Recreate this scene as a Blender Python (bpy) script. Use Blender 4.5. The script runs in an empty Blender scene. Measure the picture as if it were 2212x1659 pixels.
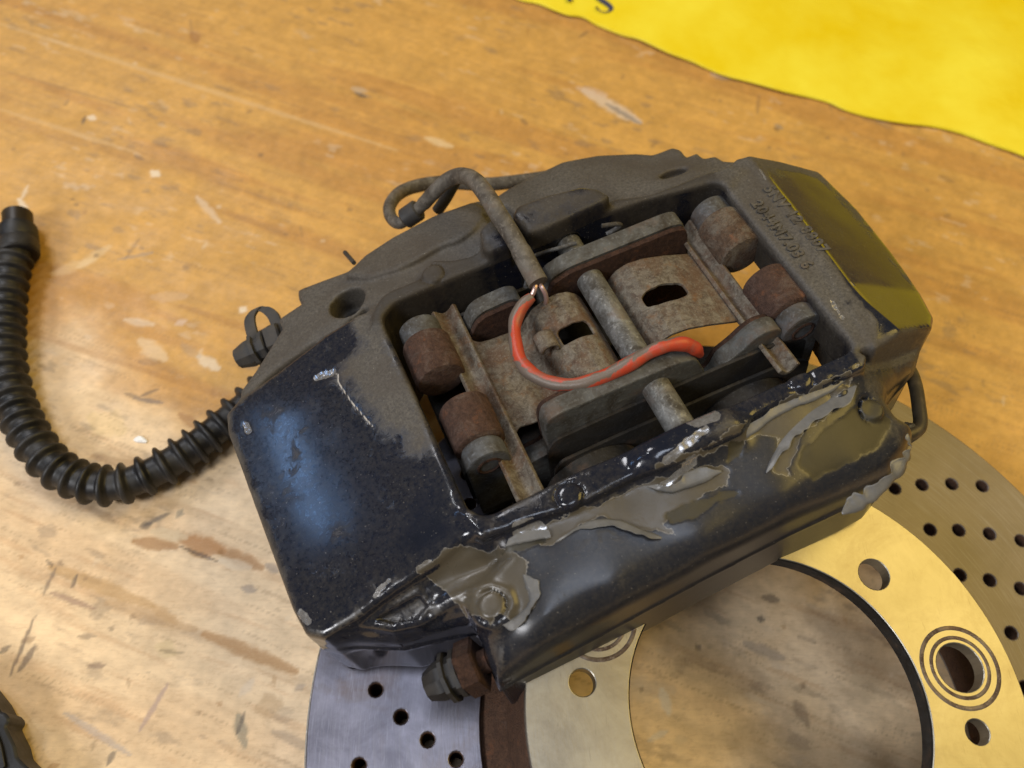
import bpy, bmesh, math, random
import numpy as np
from mathutils import Vector, Matrix
from mathutils.geometry import delaunay_2d_cdt

random.seed(7); RNG = np.random.default_rng(7)
S = 0.001                                   # the code thinks in millimetres
C = bpy.data.collections.new("scene"); bpy.context.scene.collection.children.link(C)
scn = bpy.context.scene

# ------------------------------------------------------------------ camera
FOC = 2000. / 2507 * 2212; CX, CY = 1106., 829.5
Zw = np.array([0.069, -0.542, -1.]); Zw /= np.linalg.norm(Zw)
Xw = np.array([1., 0, 0]) - Zw[0] * Zw; Xw /= np.linalg.norm(Xw)
R = np.array([Xw, np.cross(Zw, Xw), Zw])    # camera (x right, y down, z forward) to world
CAMH = 325.19
cam_d = bpy.data.cameras.new("camera"); cam = bpy.data.objects.new("camera", cam_d); C.objects.link(cam)
cam_d.sensor_width = 9.8; cam_d.lens = 9.8 * 2000. / 2507
M = Matrix.Identity(4)
for i in range(3):
    M[i][0] = R[i][0]; M[i][1] = -R[i][1]; M[i][2] = -R[i][2]
M[2][3] = CAMH * S
cam.matrix_world = M
cam_d.clip_start = 0.01; cam_d.clip_end = 20
cam_d.dof.use_dof = True; cam_d.dof.focus_distance = 0.272; cam_d.dof.aperture_fstop = 2.5
scn.camera = cam

# ------------------------------------------------------------------ light
scn.view_settings.view_transform = 'Standard'; scn.view_settings.look = 'None'
scn.view_settings.exposure = 0; scn.view_settings.gamma = 1
w = bpy.data.worlds.new("World"); scn.world = w; w.use_nodes = True
w.node_tree.nodes["Background"].inputs[0].default_value = (1.0, 0.90, 0.76, 1)
w.node_tree.nodes["Background"].inputs[1].default_value = 0.115

def area(name, loc, target, sx, sy, power, col, along=None):
    d = bpy.data.lights.new(name, 'AREA'); d.shape = 'RECTANGLE'; d.size = sx; d.size_y = sy
    d.energy = power; d.color = col
    o = bpy.data.objects.new(name, d); C.objects.link(o); o.location = loc
    o.rotation_euler = (Vector(target) - Vector(loc)).to_track_quat('-Z', 'Y').to_euler()
    if along:                                # long side of a tube laid along a given direction
        z = (Vector(loc) - Vector(target)).normalized(); y = Vector(along); y = (y - z * y.dot(z)).normalized(); x = y.cross(z)
        o.rotation_euler = Matrix((x, y, z)).transposed().to_euler()
    return o
area("ceiling_panel_light", (-0.18, -0.08, 1.85), (-0.05, 0.15, 0), 0.24, 0.85, 5.6, (0.76, 0.84, 1.0))
area("window_light", (-0.85, 1.15, 1.45), (0, 0.1, 0), 0.45, 0.4, 9, (0.97, 0.96, 1.0))
area("tube_light", (-1.39, 0.65, 0.94), (-0.05, 0.1, 0.07), 0.025, 0.5, 0.75, (0.30, 0.54, 1.0), (0.04, -0.39, 0.26))
area("side_window_light", (-1.1, -0.75, 1.2), (-0.1, 0.05, 0), 0.4, 0.5, 17.5, (0.97, 0.97, 1.0))
area("bulb_light", (-0.75, 0.42, 1.2), (0, 0.1, 0), 0.05, 0.07, 1.5, (0.93, 0.96, 1.0))
area("yellow_ceiling_light", (1.28, 0.62, 1.86), (0.1, 0.15, 0), 1.4, 1.2, 26, (1.0, 0.71, 0.17))

# ------------------------------------------------------------------ frames
def ray(px, py):
    return R @ np.array([(px - CX) / FOC, (py - CY) / FOC, 1.])
def world(px, py, z=0.):
    r = ray(px, py); t = (z - CAMH) / r[2]
    return np.array([0, 0, CAMH]) + t * r
EU = -(R @ np.array([-0.91762583, 0.38424965, -0.10156304]))
EV = -(R @ np.array([0.40532562, 0.75003238, -0.52264956]))
EU /= np.linalg.norm(EU); EV -= EU * (EU @ EV); EV /= np.linalg.norm(EV); EW = np.cross(EU, EV)
O0 = world(1300, 750, 100.)
def at(px, py, w=0.):                        # sight line met with the caliper's plane at height w
    r = ray(px, py); o = np.array([0, 0, CAMH]) - O0
    t = (w - o @ EW) / (r @ EW); p = o + t * r
    return np.array([p @ EU, p @ EV, w])
def L(pts, w=None):
    return np.array([at(p[0], p[1], p[2] if w is None else w)[:2] for p in pts])
def L3(pts):
    return [Vector(at(*p)) for p in pts]

# ------------------------------------------------------------------ objects
def link(name, me, mat, parent=None):
    o = bpy.data.objects.new(name, me); C.objects.link(o)
    if mat: me.materials.append(mat)
    if parent: o.parent = parent
    return o
def tag(o, label=None, cat=None, group=None, kind=None):
    if label: o['label'] = label
    if cat: o['category'] = cat
    if group: o['group'] = group
    if kind: o['kind'] = kind
    return o
def empty(name, loc, rot=None):
    o = bpy.data.objects.new(name, None); C.objects.link(o); o.empty_display_size = 0.01
    m = rot.to_4x4() if rot else Matrix.Identity(4)
    m.translation = Vector(loc) * S; o.matrix_world = m
    return o
def bm_obj(name, bm, mat, parent=None, smooth=True, off=(0, 0, 0), angle=35):
    for v in bm.verts: v.co = (v.co - Vector(off)) * S
    bmesh.ops.recalc_face_normals(bm, faces=bm.faces)
    me = bpy.data.meshes.new(name); bm.to_mesh(me); bm.free()
    if smooth:
        me.shade_smooth(); me.set_sharp_from_angle(angle=math.radians(angle))
    return link(name, me, mat, parent)

# ------------------------------------------------------------------ numpy noise
def vnoise(x, y, seed=0, z=None):
    x = np.asarray(x, np.float64); y = np.asarray(y, np.float64)
    def h(i, j, k=0):
        n = (i * 374761393 + j * 668265263 + k * 1274126177 + seed * 974634777) & 0xFFFFFFFF
        n = ((n ^ (n >> 13)) * 1274126177) & 0xFFFFFFFF
        return ((n ^ (n >> 16)) & 0xFFFF) / 65535.
    xi = np.floor(x).astype(np.int64); yi = np.floor(y).astype(np.int64)
    fx = x - xi; fy = y - yi; fx = fx * fx * (3 - 2 * fx); fy = fy * fy * (3 - 2 * fy)
    def pl(k=0):
        return ((h(xi, yi, k) * (1 - fx) + h(xi + 1, yi, k) * fx) * (1 - fy) +
                (h(xi, yi + 1, k) * (1 - fx) + h(xi + 1, yi + 1, k) * fx) * fy)
    if z is None: return pl()
    zi = np.floor(z).astype(np.int64); fz = z - zi; fz = fz * fz * (3 - 2 * fz)
    return pl(zi) * (1 - fz) + pl(zi + 1) * fz
def fbm(x, y, seed=0, oct=4, z=None):
    s = 0; a = .5; t = 0
    for k in range(oct):
        s = s + a * vnoise(x * 2 ** k, y * 2 ** k, seed + k * 17, None if z is None else z * 2 ** k); t += a; a *= .55
    return s / t
def sstep(a, b, x):
    t = np.clip((x - a) / (b - a), 0, 1); return t * t * (3 - 2 * t)

# ------------------------------------------------------------------ materials
class NT:
    def __init__(s, name):
        s.m = bpy.data.materials.new(name); s.m.use_nodes = True; s.t = s.m.node_tree
        s.b = s.t.nodes["Principled BSDF"]; s.n = s.t.nodes; s.l = s.t.links
        s.tc = s.n.new("ShaderNodeTexCoord")
    def link(s, a, b): s.l.new(a, b)
    def set(s, sock, v):
        if hasattr(v, 'links') or isinstance(v, bpy.types.NodeSocket): s.l.new(v, sock)
        else:
            if isinstance(v, (tuple, list)) and len(v) == 3 and sock.type == 'RGBA': v = (*v, 1)
            sock.default_value = v
    def noise(s, scale, detail=4, rough=.6, dist=0, vec=None, stretch=None):
        n = s.n.new("ShaderNodeTexNoise"); n.inputs['Scale'].default_value = scale
        n.inputs['Detail'].default_value = detail; n.inputs['Roughness'].default_value = rough
        n.inputs['Distortion'].default_value = dist
        v = vec or s.tc.outputs['Object']
        if stretch:
            mp = s.n.new("ShaderNodeMapping"); mp.inputs['Scale'].default_value = stretch[:3]
            if len(stretch) > 3: mp.inputs['Rotation'].default_value = (0, 0, stretch[3])
            s.link(v, mp.inputs[0]); v = mp.outputs[0]
        s.link(v, n.inputs['Vector']); return n.outputs['Fac']
    def ramp(s, f, stops):
        r = s.n.new("ShaderNodeValToRGB"); s.link(f, r.inputs[0]); e = r.color_ramp.elements
        while len(e) > 1: e.remove(e[-1])
        for i, (p, c) in enumerate(stops):
            q = e[0] if i == 0 else e.new(p); q.position = p
            q.color = (c, c, c, 1) if not isinstance(c, (tuple, list)) else (*c, 1)
        return r.outputs[0]
    def step(s, f, a, b): return s.ramp(f, [(a, 0.), (b, 1.)])
    def mix(s, f, a, b):
        m = s.n.new("ShaderNodeMix"); m.data_type = 'RGBA'
        s.set(m.inputs[0], f); s.set(m.inputs[6], a); s.set(m.inputs[7], b); return m.outputs[2]
    def math(s, op, a, b=0.):
        m = s.n.new("ShaderNodeMath"); m.operation = op; s.set(m.inputs[0], a); s.set(m.inputs[1], b); return m.outputs[0]
    def attr(s, name, col=False):
        a = s.n.new("ShaderNodeAttribute"); a.attribute_name = name; return a.outputs['Color' if col else 'Fac']
    def bump(s, h, strength=.4, dist=.0003, prev=None):
        b = s.n.new("ShaderNodeBump"); b.inputs['Strength'].default_value = strength; b.inputs['Distance'].default_value = dist
        s.link(h, b.inputs['Height'])
        if prev: s.link(prev, b.inputs['Normal'])
        s.link(b.outputs[0], s.b.inputs['Normal']); return b.outputs[0]
    def out(s, col=None, rough=None, metal=None, spec=None, coat=None, coatr=None):
        if col is not None: s.set(s.b.inputs['Base Color'], col)
        if rough is not None: s.set(s.b.inputs['Roughness'], rough)
        if metal is not None: s.set(s.b.inputs['Metallic'], metal)
        if spec is not None: s.set(s.b.inputs['Specular IOR Level'], spec)
        if coat is not None: s.set(s.b.inputs['Coat Weight'], coat)
        if coatr is not None: s.set(s.b.inputs['Coat Roughness'], coatr)
        return s.m

def mat_rust(name, c1=(0.13, 0.07, 0.045), c2=(0.045, 0.025, 0.018), c3=(0.22, 0.17, 0.13), grey=.5, seed=0.):
    k = NT(name)
    a = k.noise(420, 8, .8, .4); b = k.noise(1300, 4, .7); c = k.noise(110, 6, .75, .8)
    col = k.mix(k.step(a, .38, .62), c2, c1)
    col = k.mix(k.step(c, grey, grey + .2), col, c3)
    col = k.mix(k.math('MULTIPLY', k.step(b, .5, .75), .55), col, (0.035, 0.018, 0.012))
    col = k.mix(k.math('MULTIPLY', k.step(k.noise(160, 5, .7), .58, .72), .6), col, (0.25, 0.10, 0.045))
    k.bump(k.math('ADD', a, b), 1., .0007)
    return k.out(col, k.ramp(a, [(0, .75), (1, .95)]), 0.1, .25)
def mat_dirty_metal(name, base=(0.17, 0.17, 0.165), dirt=(0.07, 0.06, 0.048), metal=.35, rough=.55, dirtiness=.5):
    k = NT(name)
    a = k.noise(120, 6, .7, .5); b = k.noise(700, 3, .6)
    col = k.mix(k.step(a, dirtiness - .12, dirtiness + .12), dirt, base)
    col = k.mix(k.math('MULTIPLY', k.step(b, .55, .75), .6), col, tuple(x * 1.9 for x in base))
    col = k.mix(k.math('MULTIPLY', k.step(k.noise(60, 5, .65), .56, .72), .7), col, (0.12, 0.07, 0.04))
    k.bump(k.math('ADD', a, b), .5, .00035)
    return k.out(col, k.ramp(a, [(.2, .85), (.8, rough)]), metal, .4)
def mat_rubber(name, col=(0.012, 0.012, 0.014), dust=(0.05, 0.047, 0.042), rough=.42, amt=.5):
    k = NT(name); a = k.noise(70, 5, .65); b = k.noise(600, 3)
    c = k.mix(k.math('MULTIPLY', k.step(a, .42, .75), amt), col, dust)
    k.bump(b, .25, .0002)
    return k.out(c, k.ramp(a, [(.3, rough), (.8, rough + .3)]), 0, .45)
def mat_spring(name):
    k = NT(name)
    a = k.noise(380, 6, .75, .5); b = k.noise(1300, 3, .6); c = k.noise(75, 5, .7, .8); d = k.noise(170, 5, .7)
    col = k.mix(k.step(a, .36, .62), (0.075, 0.055, 0.040), (0.20, 0.175, 0.135))
    col = k.mix(k.math('MULTIPLY', k.step(c, .46, .62), .75), col, (0.115, 0.065, 0.038))
    col = k.mix(k.math('MULTIPLY', k.step(d, .56, .68), .7), col, (0.17, 0.085, 0.035))
    col = k.mix(k.math('MULTIPLY', k.step(b, .56, .72), .5), col, (0.30, 0.27, 0.22))
    k.bump(k.math('ADD', a, b), .7, .0004)
    return k.out(col, k.ramp(a, [(0, .8), (1, .6)]), 0.2, .3)
RUST = mat_rust("rust", (0.12, 0.068, 0.048), (0.055, 0.032, 0.024), (0.17, 0.125, 0.10), .52); RUSTD = mat_rust("dark_rust", (0.085, 0.045, 0.03), (0.03, 0.016, 0.012), (0.10, 0.07, 0.05), .6)
SPRING = mat_spring("rusty_spring_steel")
GREY = mat_dirty_metal("dirty_grey_steel", (0.12, 0.125, 0.13), (0.06, 0.052, 0.042))
PLATE = mat_dirty_metal("dirty_plate_steel", (0.105, 0.105, 0.098), (0.045, 0.036, 0.025), .25, .55, .46)
PIN = mat_dirty_metal("pin_steel", (0.21, 0.21, 0.20), (0.065, 0.058, 0.048), .5, .42, .49)
DARK = mat_dirty_metal("dark_grime_and_shade", (0.03, 0.028, 0.026), (0.018, 0.014, 0.010), .1, .6, .5)
RUBBER = mat_rubber("black_rubber", (0.010, 0.010, 0.011), (0.060, 0.054, 0.046), .36, .65); DUSTY = mat_rubber("dusty_rubber", (0.028, 0.027, 0.026), (0.10, 0.085, 0.068), .55, .8)
BLACKP = mat_rubber("black_plastic", (0.008, 0.008, 0.009), (0.02, 0.02, 0.02), .35, .3)

# ------------------------------------------------------------------ mesh helpers
def smooth_path(pts, n=10):
    P = [Vector(p) for p in pts]; Q = [P[0] * 2 - P[1]] + P + [P[-1] * 2 - P[-2]]; out = []
    for i in range(1, len(Q) - 2):
        a, b, c, d = Q[i - 1:i + 3]
        for k in range(n):
            t = k / n
            out.append(.5 * ((2 * b) + (c - a) * t + (2 * a - 5 * b + 4 * c - d) * t * t + (3 * b - 3 * c + d - a) * t ** 3))
    out.append(P[-1]); return out
def frames(path):
    T = [(path[min(i + 1, len(path) - 1)] - path[max(i - 1, 0)]).normalized() for i in range(len(path))]
    nrm = T[0].orthogonal().normalized(); F = []
    for t in T:
        nrm = (nrm - t * nrm.dot(t)).normalized(); F.append((t, nrm, t.cross(nrm)))
    return F
def tube(bm, path, rad, seg=16, cap=True, flat=None):
    F = frames(path); rings = []
    for i, (p, (t, a, b)) in enumerate(zip(path, F)):
        r = rad(i / (len(path) - 1)) if callable(rad) else rad
        rings.append([bm.verts.new(p + (a * math.cos(q) + b * math.sin(q)) * r) for q in [2 * math.pi * k / seg for k in range(seg)]])
    for A, B in zip(rings, rings[1:]):
        for k in range(seg): bm.faces.new((A[k], A[(k + 1) % seg], B[(k + 1) % seg], B[k]))
    if cap:
        bm.faces.new(rings[0]); bm.faces.new(rings[-1])
    return rings
def lathe(bm, p0, axis, prof, seg=32, sq=None, ref=None):       # prof: (distance along axis, radius)
    ax = Vector(axis).normalized(); a = ax.orthogonal().normalized()
    if ref is not None: a = (Vector(ref) - ax * ax.dot(Vector(ref))).normalized()
    b = ax.cross(a); p0 = Vector(p0); rings = []
    for d, r in prof:
        rings.append([bm.verts.new(p0 + ax * d + (a * math.cos(q) + b * math.sin(q)) * max(r, .01) * (sq(q) if sq else 1)) for q in [2 * math.pi * (k + .5) / seg for k in range(seg)]])
    for A, B in zip(rings, rings[1:]):
        for k in range(seg): bm.faces.new((A[k], A[(k + 1) % seg], B[(k + 1) % seg], B[k]))
    bm.faces.new(rings[0]); bm.faces.new(rings[-1])
def prism(bm, poly, fn, d0, d1, bev=.5, holes=()):   # poly in 2-D, fn(x,y,depth)->Vector, holes as polygons
    def off(P, d):
        P = np.array(P, float); n = len(P); out = []
        area = sum(P[i][0] * P[(i + 1) % n][1] - P[(i + 1) % n][0] * P[i][1] for i in range(n)); sg = 1 if area > 0 else -1
        for i in range(n):
            a = P[i] - P[i - 1]; b = P[(i + 1) % n] - P[i]
            a /= max(np.linalg.norm(a), 1e-9); b /= max(np.linalg.norm(b), 1e-9)
            na = np.array([-a[1], a[0]]) * sg; nb = np.array([-b[1], b[0]]) * sg
            m = na + nb; m = m / max(np.dot(m, m), .3) * 2
            out.append(P[i] + m * d * .5 * 2 * .5)
        return np.array(out)
    loops = [(poly, 1)] + [(h, -1) for h in holes]
    sg = 1 if d1 > d0 else -1
    levels = [(d0, bev), (d0 + sg * bev, 0), (d1 - sg * bev * .3, 0), (d1 - sg * bev * .05, bev * .7), (d1, bev * 1.1)] if bev > 0 else [(d0, 0), (d1, 0)]
    capsets = {0: [], len(levels) - 1: []}
    for P, s in loops:
        prev = None
        for li, (d, o) in enumerate(levels):
            Q = off(P, o * s) if o else np.array(P, float)
            ring = [bm.verts.new(fn(q[0], q[1], d)) for q in Q]
            if prev:
                for k in range(len(ring)): bm.faces.new((prev[k], prev[(k + 1) % len(ring)], ring[(k + 1) % len(ring)], ring[k]))
            prev = ring
            if li in capsets: capsets[li].append((Q, ring))
    for li, sets in capsets.items():
        vs = []; es = []; refs = []
        for Q, ring in sets:
            b0 = len(vs); n = len(Q)
            vs += [Vector((float(q[0]), float(q[1]))) for q in Q]; refs += ring
            es += [(b0 + k, b0 + (k + 1) % n) for k in range(n)]
        if not holes:
            try: bm.faces.new(sets[0][1]); continue
            except ValueError: pass
        ov, oe, of, ovi, _, _ = delaunay_2d_cdt(vs, es, [], 0, 1e-7)
        mp = [refs[o[0]] if o else None for o in ovi]
        def inside(pt, Q):
            c = False; j = len(Q) - 1
            for i in range(len(Q)):
                if (Q[i][1] > pt[1]) != (Q[j][1] > pt[1]) and pt[0] < (Q[j][0] - Q[i][0]) * (pt[1] - Q[i][1]) / (Q[j][1] - Q[i][1]) + Q[i][0]: c = not c
                j = i
            return c
        for f in of:
            if len(f) < 3: continue
            ct = sum((ov[i] for i in f), Vector((0, 0))) / len(f)
            if not inside(ct, sets[0][0]) or any(inside(ct, Q) for Q, _ in sets[1:]): continue
            if any(mp[i] is None for i in f): continue
            try: bm.faces.new([mp[i] for i in f])
            except ValueError: pass
def circle(cx, cy, r, n=24, a0=0): return [(cx + r * math.cos(a0 + 2 * math.pi * k / n), cy + r * math.sin(a0 + 2 * math.pi * k / n)) for k in range(n)]
def round_poly(P, r, n=4):
    out = []; N = len(P); P = [Vector((p[0], p[1])) for p in P]
    rr = r if isinstance(r, (list, tuple)) else [r] * N
    for i in range(N):
        a = P[i - 1] - P[i]; b = P[(i + 1) % N] - P[i]; d = min(rr[i], a.length * .45, b.length * .45)
        A = P[i] + a.normalized() * d; B = P[i] + b.normalized() * d
        if d < .05: out.append(tuple(P[i])); continue
        for k in range(n + 1):
            t = k / n; out.append(tuple(A * (1 - t) ** 2 + P[i] * 2 * t * (1 - t) + B * t * t))
    return out

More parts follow.
